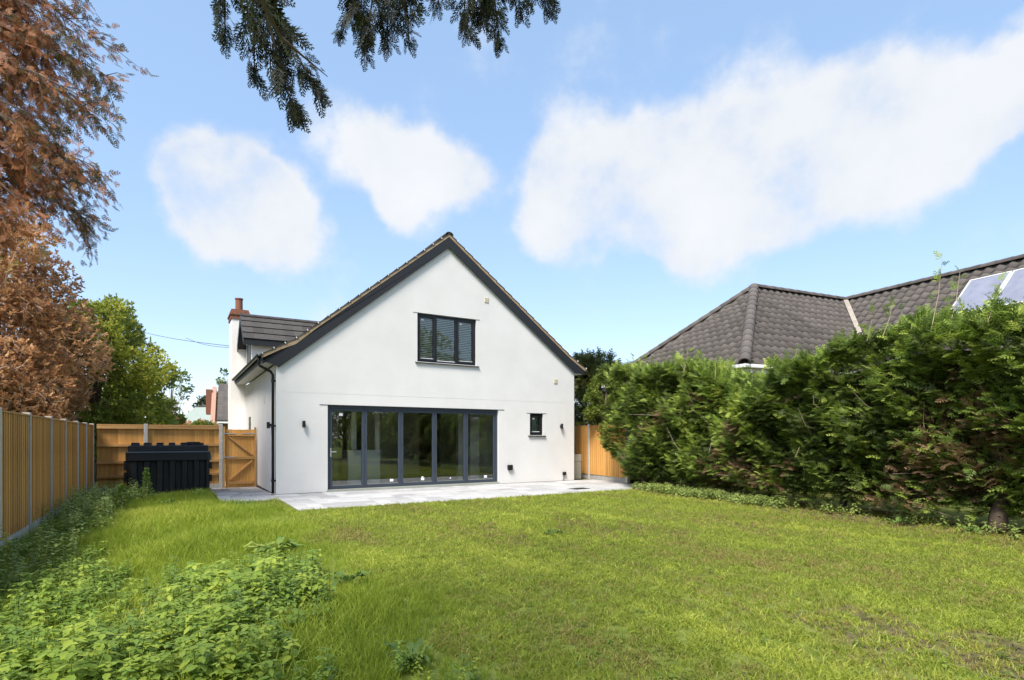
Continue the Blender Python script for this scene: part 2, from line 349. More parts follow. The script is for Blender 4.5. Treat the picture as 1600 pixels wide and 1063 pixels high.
# patio and side passage: real slabs laid in courses
def build_paving():
    p = bpy.data.objects.new('paving', None); col.objects.link(p); p.location = (O[0], O[1], 0); p.rotation_euler = (0, 0, TH); p['kind'] = 'structure'
    bed = MB(); bed.box(-.10, 10.25, -3.62, -.005, -.09, -.016); bed.build('mortar_bed', M_JOINT, p)
    pb = MB(); pb.add([(-1.33,-1.2,-.02),(-.104,-1.2,-.02),(-.104,0,-.02),(-.02,.004,-.02),(-.02,8,-.19),(-1.33,8,-.19),(-1.33,0,-.02)], [(0,1,2,3,6),(6,3,4,5)]); pb.build('mortar_bed', M_JOINT, p)
    cache = {}
    def slab(u0, u1, v0, v1, z=0.0, tilt=0.0):
        k = (round(u1-u0, 3), round(v1-v0, 3))
        if k not in cache:
            a, b = k[0]/2-.006, k[1]/2-.006; c = .006
            m = MB(); m.add([(-a,-b,-.02),(a,-b,-.02),(a,b,-.02),(-a,b,-.02),(-a,-b,-c),(a,-b,-c),(a,b,-c),(-a,b,-c),(-a+c,-b+c,0),(a-c,-b+c,0),(a-c,b-c,0),(-a+c,b-c,0)],
                [(0,1,5,4),(1,2,6,5),(2,3,7,6),(3,0,4,7),(4,5,9,8),(5,6,10,9),(6,7,11,10),(7,4,8,11),(8,9,10,11)])
            me = bpy.data.meshes.new('slab'); me.from_pydata(m.v, [], m.f); me.materials.append(M_SLAB); cache[k] = me
        share('slab', cache[k], p, ((u0+u1)/2, (v0+v1)/2, z+random.uniform(-.0015, .0015)), (tilt, 0, 0))
    v = -3.62; courses = [.6, .45, .6, .45, .6, .46, .45]
    for ci, d in enumerate(courses):
        u = -.1
        while u < 10.2:
            w = random.choice([.3, .45, .6, .6, .9]); 
            if u+w > 10.0: w = 10.25-u
            slab(u, u+w, v, v+d); u += w
        v += d
    v = -1.2
    while v < 7.6:
        d = random.choice([.45, .6])
        zz = -.17*max(0, v+d/2)/8
        u = -1.33; edge = -.104 if v < -.02 else -.025
        for w in random.choice([[.6, 1], [.45, 1], [.3, .45, 1]]):
            u1 = min(edge, u+w) if w < 1 else edge
            slab(u, u1, v, v+d, zz-.001, -.021 if v > 0 else 0); u = u1
        v += d
build_paving()

# ------------------------------------------------------------------ the house
def build_house():
    h = thing('gable_house', 'white rendered gable house with dark barge boards and wide glazed folding doors', 'house', (O[0], O[1], 0), TH)
    W = 9.46; D = 10.4; T = .3
    AU, AZ = 4.77, 7.53; SL, SR = .813, .737             # tile line at apex, left and right pitch
    def tile_z(u): return AZ-(AU-u)*SL if u < AU else AZ-(u-AU)*SR
    drop = .36                                           # wall top below the tile line (hidden behind the barge)
    doors = (1.27, 6.499, -.06, 2.32); win = (3.80, 5.715, 3.655, 5.065); sm = (7.67, 8.195, 1.53, 2.24)
    brk = sorted({0, doors[0], doors[1], win[0], win[1], sm[0], sm[1], AU, W})
    m = MB()
    for a, b in zip(brk[:-1], brk[1:]):
        segs = [(-.06, None)]; mid = (a+b)/2; holes = sorted([(o_[2], o_[3]) for o_ in (doors, win, sm) if o_[0] < mid < o_[1]])
        z = -.06
        for lo, hi in holes:
            if lo > z: m.prism_y([(a, z), (b, z), (b, lo), (a, lo)], 0, T)
            z = hi
        m.prism_y([(a, z), (b, z), (b, tile_z(b)-drop), (a, tile_z(a)-drop)], 0, T)
    # side and back walls
    m.box(0, T, T, D, -.3, 3.33); m.box(W-T, W, T, D, -.3, 3.55); m.box(T, W-T, D-T, D, -.3, 3.3)
    m.build('wall', M_RENDER, h)
    # black bell-cast bead along the foot of the render and down the side
    B(.002, W+.002, -.006, -.001, -.035, .006).build('base_bead', M_BLACK, h)
    B(-.006, -.001, 0, D, -.22, -.02).build('plinth', M_BLACK, h)
    B(-.006, .012, -.004, .01, .02, 3.3).build('corner_bead', M_WHITE, h)
    B(.1, W-.1, -.0025, -.0005, 2.625, 2.630).build('render_joint', M_SOFFIT, h)
    # interior shell
    B(T, W-T, T, 7.9, -.06, .0).build('interior_floor', M_FLOORI, h)
    B(T, W-T, T, 7.9, 2.44, 2.6).build('interior_ceiling', M_INT, h)
    for q_ in ((T, 3.0, 5.9, 6.0), (4.0, 6.2, 5.9, 6.0), (7.1, W-T, 5.9, 6.0), (6.75, 6.87, T, 3.1)): B(*q_, 0, 2.44).build('partition', M_INT, h)
    for (x0_, x1_, d) in ((549, 557, 1.75), (586, 593, 1.75), (716, 725, 1.5), (735, 749, 1.5), (767, 771, 1.5)):
        u0 = gp(x0_, 0, d)[0]; u1 = gp(x1_, 0, d)[0]; B(u0, u1, d, d+.15, 0, 2.44).build('column', M_INT, h)
    B(3.0, 6.0, 3.2, 3.5, 2.7, 2.75).build('floor_joist', M_BLACK, h)
    fl = MB(); fl.box(T, W-T, T, D-T, 2.62, 2.7); fl.build('upper_floor', M_INT, h)
    # roof: tile line profile; the left eave kicks up slightly at its foot
    def prof(u):
        if u < .45: return tile_z(.45)-(.45-u)*.565
        if u > 9.2: return tile_z(9.2)-(u-9.2)*.62
        return tile_z(u)
    left = [(-.36, prof(-.36)), (.45, prof(.45)), (AU, AZ)]; right = [(AU, AZ), (9.2, prof(9.2)), (9.93, prof(9.93))]
    V0 = -.10
    # slopes are laid course by course: verge tiles singly, the rest of each course as tiling
    def courses(p0, p1, sgn):
        d = np.array(p1)-np.array(p0); ln = np.linalg.norm(d); d /= ln; nrm = np.array((-d[1], d[0]))*sgn
        n = max(1, round(ln/.345)); st = ln/n; out = []
        for i in range(n):
            a = np.array(p0)+d*st*i; b = a+d*(st+.06)
            out.append((a+nrm*.006, b-nrm*.022, nrm))
        return out
    field = MB(); tile_me = {}
    def slope(pts, rev):
        seq = pts if not rev else pts[::-1]
        cs = []
        for a, b in zip(seq[:-1], seq[1:]): cs += courses(a, b, 1 if not rev else -1)
        for i, (a, b, n) in enumerate(cs):
            q = [a-n*.022, b-n*.022, b, a] if not rev else [a, b, b-n*.022, a-n*.022]
            o = MB().prism_y([tuple(x) for x in q], V0, V0+.33).build('tile', M_TILE, h)
            c = MB(); mid = a*.98+b*.02; nn = n
            c.prism_y([tuple(mid+nn*.014), tuple(mid-nn*.03), tuple(mid-nn*.03+(b-a)*.055), tuple(mid+nn*.014+(b-a)*.055)][::(1 if rev else -1)], V0-.012, V0+.05)
            c.build('clip', M_CLIP, h)
            field.prism_y([tuple(x) for x in q], V0+.334, D+.1)
    slope(left, False); slope(right, True)
    f_ = field.build('roof_tiles', M_TILE, h); f_['kind'] = 'stuff'
    und = MB()
    for seq in (left, right):
        for (a, b) in zip(seq[:-1], seq[1:]):
            und.prism_y([(a[0], a[1]-.10), (b[0], b[1]-.10), (b[0], b[1]-.03), (a[0], a[1]-.03)], V0+.06, D+.05)
    und.build('roof_deck', M_BARGE, h)
    # mortar verge strip and barge boards
    for seq, nm in ((left, 0), (right, 1)):
        mo = MB(); 
        for (a, b) in zip(seq[:-1], seq[1:]):
            mo.prism_y([(a[0], a[1]-.122), (b[0], b[1]-.122), (b[0], b[1]-.024), (a[0], a[1]-.024)], V0+.012, V0+.05)
        if nm == 0: mo.prism_y([(-.22, prof(-.22)-.09), (.45, tile_z(.45)-.16), (1.5, tile_z(1.5)-.09), (.45, tile_z(.45)-.08)], V0+.014, V0+.04)
        mo.build('verge_mortar', M_MORTAR, h)
    bt, bb = .118, .44
    ba = MB(); ba.prism_y([(-.34, tile_z(-.34)-bt+.03), (-.34, 3.36), (-.05, 3.30), (.05, tile_z(.05)-bb-.02), (AU, AZ-bb), (AU, AZ-bt)][::1], V0+.02, V0+.045)
    ba.build('barge_board', M_BARGE, h)
    bc = MB(); bc.prism_y([(AU+.001, AZ-bt), (AU+.001, AZ-bb), (9.44, tile_z(9.44)-bb), (9.5, 3.66), (9.86, 3.60), (9.9, tile_z(9.9)-bt+.06)], V0+.02, V0+.045)
    bc.build('barge_board', M_BARGE, h)
    B(-.32, .0, V0+.046, 7.1, 3.37, 3.385).build('soffit', M_SOFFIT, h)
    B(9.46, 9.84, V0+.046, D, 3.62, 3.635).build('soffit', M_SOFFIT, h)
    B(-.345, -.32, V0+.046, 7.1, 3.36, 3.52).build('fascia', M_BARGE, h)
    B(9.84, 9.865, V0+.046, D, 3.61, 3.76).build('fascia', M_BARGE, h)
    # half-round gutter, downpipe with its swan neck
    g = MB(); n = 8
    ring = [(math.cos(math.pi+math.pi*i/n)*.058, math.sin(math.pi+math.pi*i/n)*.058) for i in range(n+1)]
    ring2 = [(x*.86, z*.86) for x, z in ring][::-1]
    g.prism_y([(-.405+x, 3.54+z) for x, z in ring+ring2], V0-.03, 7.15); gt = g.build('gutter', M_BLACK, h)
    g = MB(); g.prism_y([(9.925+x, 3.76+z) for x, z in ring+ring2], V0-.03, D); g.build('gutter', M_BLACK, h)
    dp = MB(); dp.tube([(-.405, .10, 3.50), (-.405, .10, 3.36), (-.38, .10, 3.27), (-.12, .10, 3.13), (-.07, .10, 3.05), (-.07, .10, .03)], .036, 10); dpo = dp.build('downpipe', M_BLACK, h, smooth=True)
    for z in (2.9, 1.75, .35): MB().tube([(-.07, .10, z-.03), (-.07, .10, z+.03)], .046, 10).box(-.03, .0, .02, .16, z-.015, z+.015).build('pipe_clip', M_BLACK, dpo)
    # ridge tiles
    rm = MB(); n = 8
    arc = [(math.cos(math.pi*i/n)*.13, math.sin(math.pi*i/n)*.10) for i in range(n+1)]; arc2 = [(x*.85, z*.8) for x, z in arc][::-1]
    rm.prism_y([(x, z) for x, z in arc+arc2][::-1], 0, .44); rme = bpy.data.meshes.new('ridge_tile'); rme.from_pydata(rm.v, [], rm.f); rme.materials.append(M_TILE)
    for i in range(23): share('ridge_tile', rme, h, (AU, V0-.01+i*.452, AZ-.075))
    # folding doors
    us = [1.27, 2.284, 3.333, 4.375, 5.403, 6.499]; z0, z1 = -.01, 2.32; y0 = .07
    dr = MB(); dr.box(1.272, 6.497, y0, y0+.10, z1-.075, z1-.002); dr.box(1.272, 1.335, y0, y0+.10, .06, z1-.075); dr.box(6.434, 6.497, y0, y0+.10, .06, z1-.075)
    fr = dr.build('door_frame', M_ANTH, h, .004)
    B(1.25, 6.52, -.03, y0+.12, .0, .058).build('threshold', M_BOILER, h, .004)
    B(1.28, 6.49, .0, y0-.002, -.055, -.002).build('threshold_shadow_gap', M_BLACK, h)
    B(1.06, 6.70, -.010, .02, z1-.004, z1+.008).build('stop_bead', M_BARGE, h)
    for i in range(5):
        a = us[i]+(.066 if i == 0 else .002); b = us[i+1]-(.066 if i == 4 else .002); fw = .072; y = y0+.012
        fm = MB(); lo, hi = .062, z1-.078
        fm.box(a, a+fw, y, y+.07, lo, hi); fm.box(b-fw, b, y, y+.07, lo, hi); fm.box(a+fw, b-fw, y, y+.07, lo, lo+fw+.02); fm.box(a+fw, b-fw, y, y+.07, hi-fw, hi)
        pn = fm.build('door_panel', M_ANTH, h, .006)
        B(a+fw-.005, b-fw+.005, y+.034, y+.040, lo+fw+.015, hi-fw+.005).build('pane', GLASS, pn)
        gk = MB()
        for (p, q) in (((a+fw, lo+fw+.02), (b-fw, lo+fw+.032)),): gk.box(p[0], q[0], y+.02, y+.03, p[1], q[1])
        gk.build('gasket', M_BOILER, pn)
        if i == 0:
            hd = MB(); hd.box(a+.018, a+.048, y-.012, y, .93, 1.17); hd.box(a+.03, a+.042, y-.05, y-.01, 1.06, 1.075); hd.box(a+.03, a+.17, y-.058, y-.04, 1.055, 1.08); hd.build('handle', M_GALV, pn, .003)
            B(a+.26, a+.36, y+.031, y+.0335, hi-fw-.13, hi-fw-.05).build('sticker', M_STICK, pn)
        elif i in (1, 2, 4):
            c = a+(b-a)*[0, .70, .60, 0, .62][i]; B(c, c+.10, y+.031, y+.0335, lo+fw+.07, lo+fw+.14).build('sticker', M_STICK, pn)
            if i == 2: B(c+.02, c+.07, y+.031, y+.0335, lo+fw+.14, lo+fw+.18).build('sticker', M_STICK, pn)
        else: B(a+.5, a+.54, y+.031, y+.0335, lo+fw+.08, lo+fw+.12).build('sticker', M_STICK, pn)
        if i < 4:
            for z in (.5, 1.2, 1.9): MB().tube([(b+.002, y-.008, z), (b+.002, y-.008, z+.09)], .011, 8).build('hinge', M_ANTH, pn)
    # three-light upper window with venetian blind
    def window(u0, u1, z0, z1, mull, sashes, name='window', blind=True):
        wf = MB(); y = .06; fw = .06
        wf.box(u0+.002, u1-.002, y, y+.08, z1-fw, z1-.002); wf.box(u0+.002, u1-.002, y, y+.08, z0+.002, z0+fw); wf.box(u0+.002, u0+fw, y, y+.08, z0+fw, z1-fw); wf.box(u1-fw, u1-.002, y, y+.08, z0+fw, z1-fw)
        for q in mull: wf.box(q-.035, q+.035, y, y+.08, z0+fw, z1-fw)
        w = wf.build(name, M_WINBLK, h, .004)
        edges = [u0+fw]+sum([[q-.035, q+.035] for q in mull], [])+[u1-fw]
        for i in range(0, len(edges), 2):
            a, b = edges[i], edges[i+1]; k = i//2; lo, hi = z0+fw, z1-fw
            if sashes[k]:
                s_ = .045; sm_ = MB(); yy = y-.018
                sm_.box(a-.012, a+s_, yy, yy+.06, lo-.012, hi+.012); sm_.box(b-s_, b+.012, yy, yy+.06, lo-.012, hi+.012); sm_.box(a+s_, b-s_, yy, yy+.06, lo-.012, lo+s_); sm_.box(a+s_, b-s_, yy, yy+.06, hi-s_, hi+.012)
                sm_.build('sash', M_WINBLK, w, .004); a += s_; b -= s_; lo += s_; hi -= s_
            B(a-.003, b+.003, y+.03, y+.036, lo-.003, hi+.003).build('pane', GLASS2, w)
            B(a, b, y+.015, y+.028, lo, lo+.02).build('gasket', M_WHITE, w)
            if k != 1: B(a+.05, a+.12, y+.026, y+.0285, hi-.085, hi-.04).build('sticker', M_STICK, w)
            if blind:
                sl = MB().add([(a, -.018, -.018), (b, -.018, -.018), (b, .018, .018), (a, .018, .018), (a, -.018, -.0165), (b, -.018, -.0165), (b, .018, .0195), (a, .018, .0195)], [(3,2,1,0),(4,5,6,7),(0,1,5,4),(1,2,6,5),(2,3,7,6),(3,0,4,7)])
                me = bpy.data.meshes.new('slat'); me.from_pydata(sl.v, [], sl.f); me.materials.append(M_BLIND)
                z = lo+.02
                while z < hi-.01: share('slat', me, w, (0, y+.068, z)); z += .053
        # sill and the thin bead over the head
        MB().prism_x([(-.055, z0-.045), (.06, z0-.03), (.06, z0-.003), (-.055, z0-.025)][::-1], u0-.07, u1+.08).build('sill', M_WINBLK, w)
        B(u0-.13, u1+.12, -.008, .02, z1-.003, z1+.006).build('stop_bead', M_BARGE, w)
        return w
    window(*win, [4.40, 5.06], [True, False, True])
    window(*sm, [], [True], blind=False)
    B(sm[0], sm[1], .24, .25, sm[2], sm[3]).build('frosted_backing', mat('frost', (.28, .33, .30), .9), h)
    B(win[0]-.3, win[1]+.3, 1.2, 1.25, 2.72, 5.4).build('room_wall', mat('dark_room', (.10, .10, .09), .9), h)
    # wall lights: up-down cylinders on a bracket
    def wall_light(u, z, side=False):
        m_ = MB()
        if not side: m_.tube([(u, -.075, z-.085), (u, -.075, z+.085)], .042, 14).box(u-.03, u+.03, -.05, .0, z-.04, z+.04)
        else: m_.tube([(-.075, u, z-.085), (-.075, u, z+.085)], .042, 14).box(-.05, 0, u-.03, u+.03, z-.04, z+.04)
        m_.build('wall_light', M_BLACK, h)
    wall_light(.653, 1.80); wall_light(8.896, 1.83); wall_light(.88, 1.78, True)
    def vent(x, y, w=.14, hh=.16):
        u, z = gp(x, y); m_ = MB().box(u-w/2, u+w/2, -.018, 0, z-hh/2, z+hh/2)
        o = m_.build('vent', M_CREAM, h, .003)
        for i in range(4): B(u-w/2+.012, u+w/2-.012, -.024, -.019, z-hh/2+.022+i*.034, z-hh/2+.038+i*.034).build('louvre', M_CREAM, o)
    vent(760, 469); vent(868, 596)
    v_, z_ = sp(414, 626); B(-.015, 0, v_-.04, v_+.04, z_-.09, z_+.09).build('vent', M_CREAM, h, .003)
    u, z = gp(796, 730); o = B(u-.085, u+.085, -.085, 0, z-.07, z+.07).build('outdoor_socket', M_BLACK, h, .012)
    for k in (-.04, .04): B(u+k-.025, u+k+.025, -.075, -.01, z-.10, z-.071).build('plug', M_BLACK, o)
    u, z = gp(881, 740); o = B(u-.06, u+.06, -.07, 0, z-.055, z+.055).build('junction_box', M_BLACK, h, .008)
    MB().tube([(u-.01, -.03, z-.05), (u-.02, -.03, z-.14), (u-.05, -.035, z-.22), (u-.06, -.03, .01)], .011, 6).build('cable', M_BLACK, o)
    # side window
    B(-.012, .02, 5.6, 6.1, 1.3, 2.16).build('window', M_WINBLK, h); 
    # chimney on the side wall
    cm = MB(); cm.box(-.48, -.004, 7.4, 8.5, -.3, 3.7); cm.box(-.44, .12, 7.42, 8.45, 3.7, 5.78); ch = cm.build('chimney', M_RENDER, h)
    bk = MB()
    for i, (e, z0, z1) in enumerate(((.03, 5.78, 5.93), (.06, 5.93, 6.0), (.035, 6.0, 6.07), (.01, 6.07, 6.14))): bk.box(-.44-e, .12+e, 7.42-e, 8.45+e, z0+.001, z1)
    bk.build('brick_top', M_BRICK, ch)
    MB().tube([(-.16, 7.85, 6.13), (-.16, 7.85, 6.58), (-.16, 7.85, 6.59), (-.16, 7.85, 6.63)], [.13, .125, .145, .145], 14).build('chimney_pot', M_POT, ch, smooth=False)
    # dormer: front looks left, near slope faces the garden
    dm = MB(); VA, VB = 5.45, 7.25; VM = (VA+VB)/2; EZ, RZ = 4.93, 5.72; tz = .12
    dm.prism_x([(VA, 3.45), (VB, 3.45), (VB, EZ), (VM, RZ-.12), (VA, EZ)], .02, 2.2); dor = dm.build('dormer', M_RENDER, h)
    B(.0, .019, VA+.3, VB-.3, 3.75, 4.75).build('window', M_WINBLK, dor)
    OV = .22; pit = (RZ-EZ)/(VM-VA)
    for s in (-1, 1):
        ve = VM+s*(VM-VA+OV); ze = RZ-(VM-VA+OV)*pit
        dk = MB(); dk.prism_x([(VM, RZ-.02), (ve, ze-.02), (ve, ze-.10), (VM, RZ-.10)][::s], -.23, 2.6); dk.build('roof_deck', M_BARGE, dor)
        B(-.24, 1.9, min(ve, ve+s*.02), max(ve, ve+s*.02), ze-.20, ze-.01).build('fascia', M_BARGE, dor)
        bb_ = MB().prism_x([(VM, RZ+.0), (ve, ze), (ve, ze-.2), (VM, RZ-.2)][::s], -.265, -.24); bb_.build('barge_board', M_BARGE, dor)
        ln = math.hypot(VM-ve, RZ-ze); nC = 4; st = ln/nC; ang = math.atan2(RZ-ze, abs(VM-ve))
        tm = MB().box(-.1655, .1655, -.05, st+.0, -.012, .020); me = bpy.data.meshes.new('tile'); me.from_pydata(tm.v, [], tm.f); me.materials.append(M_TILE)
        for c in range(nC):
            for k in range(9):
                uu = -.10+k*.333
                fr_ = c/nC; v0 = ve+(VM-ve)*fr_; zz = ze+(RZ-ze)*fr_
                if zz < tile_z(uu-.16)-.1: continue
                share('tile', me, dor, (uu, v0, zz+.045), (ang-.09, 0, 0) if s < 0 else (ang-.09, 0, math.pi))
    for k in range(6):
        o = share('ridge_tile', rme, dor, (-.27+k*.45, VM, RZ-.03), (0, 0, -math.pi/2))
    return h
house = build_house()

# kitchen island seen through the folding doors
def build_island():
    a = gp(544, 704, 1.05); b = gp(594, 704, 1.05)
    t = thing('kitchen_island', 'pale grey kitchen island standing behind the folding doors', 'kitchen island', (O[0], O[1], 0), TH)
    B(a[0], b[0], 1.05, 1.7, .0, a[1]-.03).build('cabinet', M_ISL, t, .004); B(a[0]-.02, b[0]+.02, 1.03, 1.72, a[1]-.028, a[1]).build('worktop', M_WHITE, t, .004)
build_island()

# ------------------------------------------------------------------ fences and gate
def feather(name_parent, a, b, z0, z1, axis_side=1, n=None):
    """feather-edge boards between two posts in the parent's local xy"""
    a = np.array(a, float); b = np.array(b, float); L_ = np.linalg.norm(b-a); d = (b-a)/L_; nr = np.array((-d[1], d[0]))*axis_side
    n = n or max(2, round(L_/.125)); w = L_/n
    m = MB().add([(0,0,0),(w+.012,0,0),(w+.012,.008,0),(0,.022,0),(0,0,1),(w+.012,0,1),(w+.012,.008,1),(0,.022,1)],
                 [(0,1,2,3)[::-1],(4,5,6,7),(0,1,5,4)[::1],(1,2,6,5),(2,3,7,6),(3,0,4,7)] if True else [])
    me = bpy.data.meshes.new('board'); me.from_pydata(m.v, [], m.f); me.materials.append(M_WOOD)
    rz = math.atan2(d[1], d[0])
    for i in range(n):
        p = a+d*w*i+nr*(.003 if i % 2 else 0)
        o = share('board', me, name_parent, (p[0], p[1], z0+random.uniform(-.004, .004)), (0, 0, rz), (1, axis_side, z1-z0))
def post(parent, u, v, z0, z1, w=.1):
    m = MB().box(u-w/2, u+w/2, v-w/2, v+w/2, z0, z1-.015)
    m.build('post', M_CONC, parent, .008)
def build_fences():
    f = thing('board_fence', 'long orange feather-edge timber fence with concrete posts running down the garden beside the weeds', 'fence', (O[0], O[1], 0), TH)
    FU = -4.18; vs = [-9.4, -7.6, -5.85, -4.09, -2.33, -.75, .95, 2.45, 3.86]
    for v in vs: post(f, FU, v, -.3, 1.85)
    for a, b in zip(vs[:-1], vs[1:]):
        B(FU-.03, FU+.03, a+.055, b-.055, -.3, .12).build('gravel_board', M_CONC, f)
        feather(f, (FU+.02, a+.055), (FU+.02, b-.055), .12, 1.78, -1)
        B(FU-.035, FU+.05, a+.055, b-.055, 1.781, 1.805).build('capping', M_RAIL, f)
        for z in (.3, .95, 1.6): B(FU-.045, FU+.005, a+.055, b-.055, z, z+.075).build('rail', M_RAIL, f)
    g = thing('board_fence', 'orange timber fence with three rails behind the black tank', 'fence', (O[0], O[1], 0), TH)
    FV = 3.86; u1 = gp(228, 0, FV)[0]; u2 = gp(345, 0, FV)[0]
    us = [FU+.06, u1, u2]
    post(g, u1, FV, -.3, 1.86); post(g, u2, FV, -.35, 1.87)
    for a, b in zip(us[:-1], us[1:]):
        B(a+.055, b-.055, FV-.03, FV+.03, -.3, .05).build('gravel_board', M_CONC, g)
        feather(g, (a+.055, FV+.03), (b-.055, FV+.03), .05, 1.79, 1)
        B(a+.055, b-.055, FV-.03, FV+.055, 1.791, 1.825).build('capping', M_RAIL, g)
        for z in (.32, .72, 1.20): B(a+.055, b-.055, FV-.05, FV+.025, z, z+.07).build('rail', M_RAIL, g)
        B(a+.055, b-.055, FV-.045, FV+.025, 1.70, 1.785).build('rail', M_RAIL, g)
    # gate
    gt = thing('garden_gate', 'orange ledged and braced timber gate beside the white wall', 'gate', (O[0], O[1], 0), TH)
    ga = u2+.12; gb = -.03; zb, zt = -.13, 1.70
    B(u2+.055, u2+.115, FV-.04, FV+.06, -.3, 1.78).build('gate_post', M_RAIL, gt, .004); B(gb-.055, gb, FV-.04, FV+.05, -.3, 1.78).build('gate_post', M_RAIL, gt, .004)
    feather(gt, (ga+.01, FV+.02), (gb-.06, FV+.02), zb, zt, 1, 9)
    for z in (.02, .78, 1.50): B(ga+.08, gb-.065, FV-.03, FV+.018, z, z+.085).build('ledge', M_RAIL, gt, .003)
    MB().bar((ga+.12, FV-.005, 1.46), (gb-.12, FV-.005, .92), .045, .07, (0, 1, 0)).build('brace', M_RAIL, gt)
    MB().bar((ga+.12, FV-.005, .15), (gb-.12, FV-.005, .74), .045, .07, (0, 1, 0)).build('brace', M_RAIL, gt)
    for z in (1.56, .84):
        MB().box(ga-.05, ga+.28, FV-.038, FV-.031, z, z+.03).tube([(ga-.03, FV-.045, z-.02), (ga-.03, FV-.045, z+.06)], .014, 8).build('hinge', M_GALV, gt)
    B(gb-.40, gb-.02, FV-.042, FV-.032, 1.57, 1.595).build('latch', M_GALV, gt)
    # right boundary fence
    A = np.array([2.76, 20.0]); d = np.array([-.4, .917]); ang = math.atan2(d[1], d[0])
    r = thing('board_fence', 'short orange timber fence beyond the house corner running into the conifer hedge', 'fence', (A[0], A[1], 0), ang)
    xs = [-2.3, 0, 1.83, 3.66]
    for x in xs: post(r, x, 0, -.2, 1.94, .11)
    for a, b in zip(xs[:-1], xs[1:]):
        B(a+.06, b-.06, -.03, .03, -.2, .16).build('gravel_board', M_CONC, r)
        feather(r, (a+.06, .03), (b-.06, .03), .16, 1.86, 1)
        B(a+.06, b-.06, -.04, .052, 1.861, 1.885).build('capping', M_RAIL, r)
        for z in (.4, 1.0, 1.6): B(a+.06, b-.06, -.05, .025, z, z+.07).build('rail', M_RAIL, r)
build_fences()

# ------------------------------------------------------------------ oil tank, boiler, drain cover
def build_tank():
    d0 = 1.95; ul, zt = gp(197, 690, d0); ur = gp(328, 690, d0)[0]; w = ur-ul; hgt = 1.34; dp = 1.15; zb = -.02
    t = thing('oil_tank', 'black plastic oil tank with ribbed sides and lid standing in the long grass', 'oil tank', (*hw(ul, d0), zb), TH)
    body = MB()
    # fluted lower body: the front wall steps in and out
    n = 6; prof = [(0.02, .05)]; px = w/n
    pts = [(.0, .12)]
    for i in range(n):
        a = .10+i*(w-.2)/n; s = (w-.2)/n
        pts += [(a+.02*s, .0), (a+.45*s, .0), (a+.53*s, .075), (a+.92*s, .075)]
    pts += [(w-.08, .0), (w, .10)]
    back = [(w, dp-.1), (w-.1, dp), (.1, dp), (0, dp-.1)]
    body.prism_z(pts+back, .0, .86)
    t_b = body.build('tank_body', M_TANK, t, .012)
    rim = MB().prism_z([(-.02, .08), (.06, -.03), (w-.06, -.03), (w+.02, .08), (w+.02, dp-.06), (w-.06, dp+.03), (.06, dp+.03), (-.02, dp-.06)], .862, 1.10); rim.build('tank_shoulder', M_TANK, t, .02)
    B(.0, w, -.045, -.028, 1.075, 1.11).build('seam_flange', mat('tank_flange', (.10, .12, .15), .5), t, .006)
    top = MB().prism_z([(.03, .07), (.1, 0), (w-.1, 0), (w-.03, .07), (w-.04, dp-.1), (.04, dp-.1)], 1.101, 1.26); top.build('tank_lid', M_TANK, t, .02)
    for i in range(5):
        a = .10+i*.275
        rb = MB().prism_x([(-.008, 1.13), (.02, 1.30), (.08, 1.335), (dp-.2, 1.335), (dp-.14, 1.262), (.05, 1.262)][::-1], a, a+.15); rb.build('lid_rib', M_TANK, t, .012)
        B(a+.012, a+.14, .035, .12, 1.336, 1.342).build('rib_pad', mat('tank_pad', (.30, .27, .23), .7), t)
    MB().tube([(w-.38, .45, 1.255), (w-.38, .45, 1.33)], .25, 20).tube([(w-.38, .45, 1.331), (w-.38, .45, 1.355)], .17, 20).build('hatch', M_TANK, t, .008)
    for k, z in enumerate((.95, .72, .38)): B(w+.001, w+.06, .10, .20, z-.10, z+.08).build('side_clamp', M_TANK if k else M_BOILER, t, .01)
    for z in (.45, .75): B(-.06, -.001, .12, .3, z-.12, z+.12).build('side_clamp', M_TANK, t, .01)
    B(-.1, w+.1, -.05, dp+.1, -.08, -.002).build('base_slab', M_CONC, t)
build_tank()
def build_boiler():
    t = thing('boiler_cabinet', 'grey green boiler cabinet standing behind the right corner of the house', 'boiler', (*hw(9.62, .35), 0), TH)
    B(.0, .42, .0, .6, .0, .62).build('case', M_BOILER, t, .008); B(-.008, .43, -.01, .61, .625, .86).build('top_cover', M_BOILER, t, .012)
build_boiler()
def build_drain():
    x, y = gr = None, None
def ground_px(px, py, g=0.0):
    z = F*(CH-g)/(py-HZ); return np.array([(px-800)/F*z, z])
p = ground_px(905, 764); dr = thing('drain_cover', 'dark metal drain cover set in the pale patio', 'drain cover', (p[0], p[1], .002), TH)
B(-.28, .28, -.2, .2, .0, .006).build('frame', M_GALV, dr)
for i in range(7): B(-.25, .25, -.175+i*.05, -.145+i*.05, .0065, .012).build('bar', M_BLACK, dr)

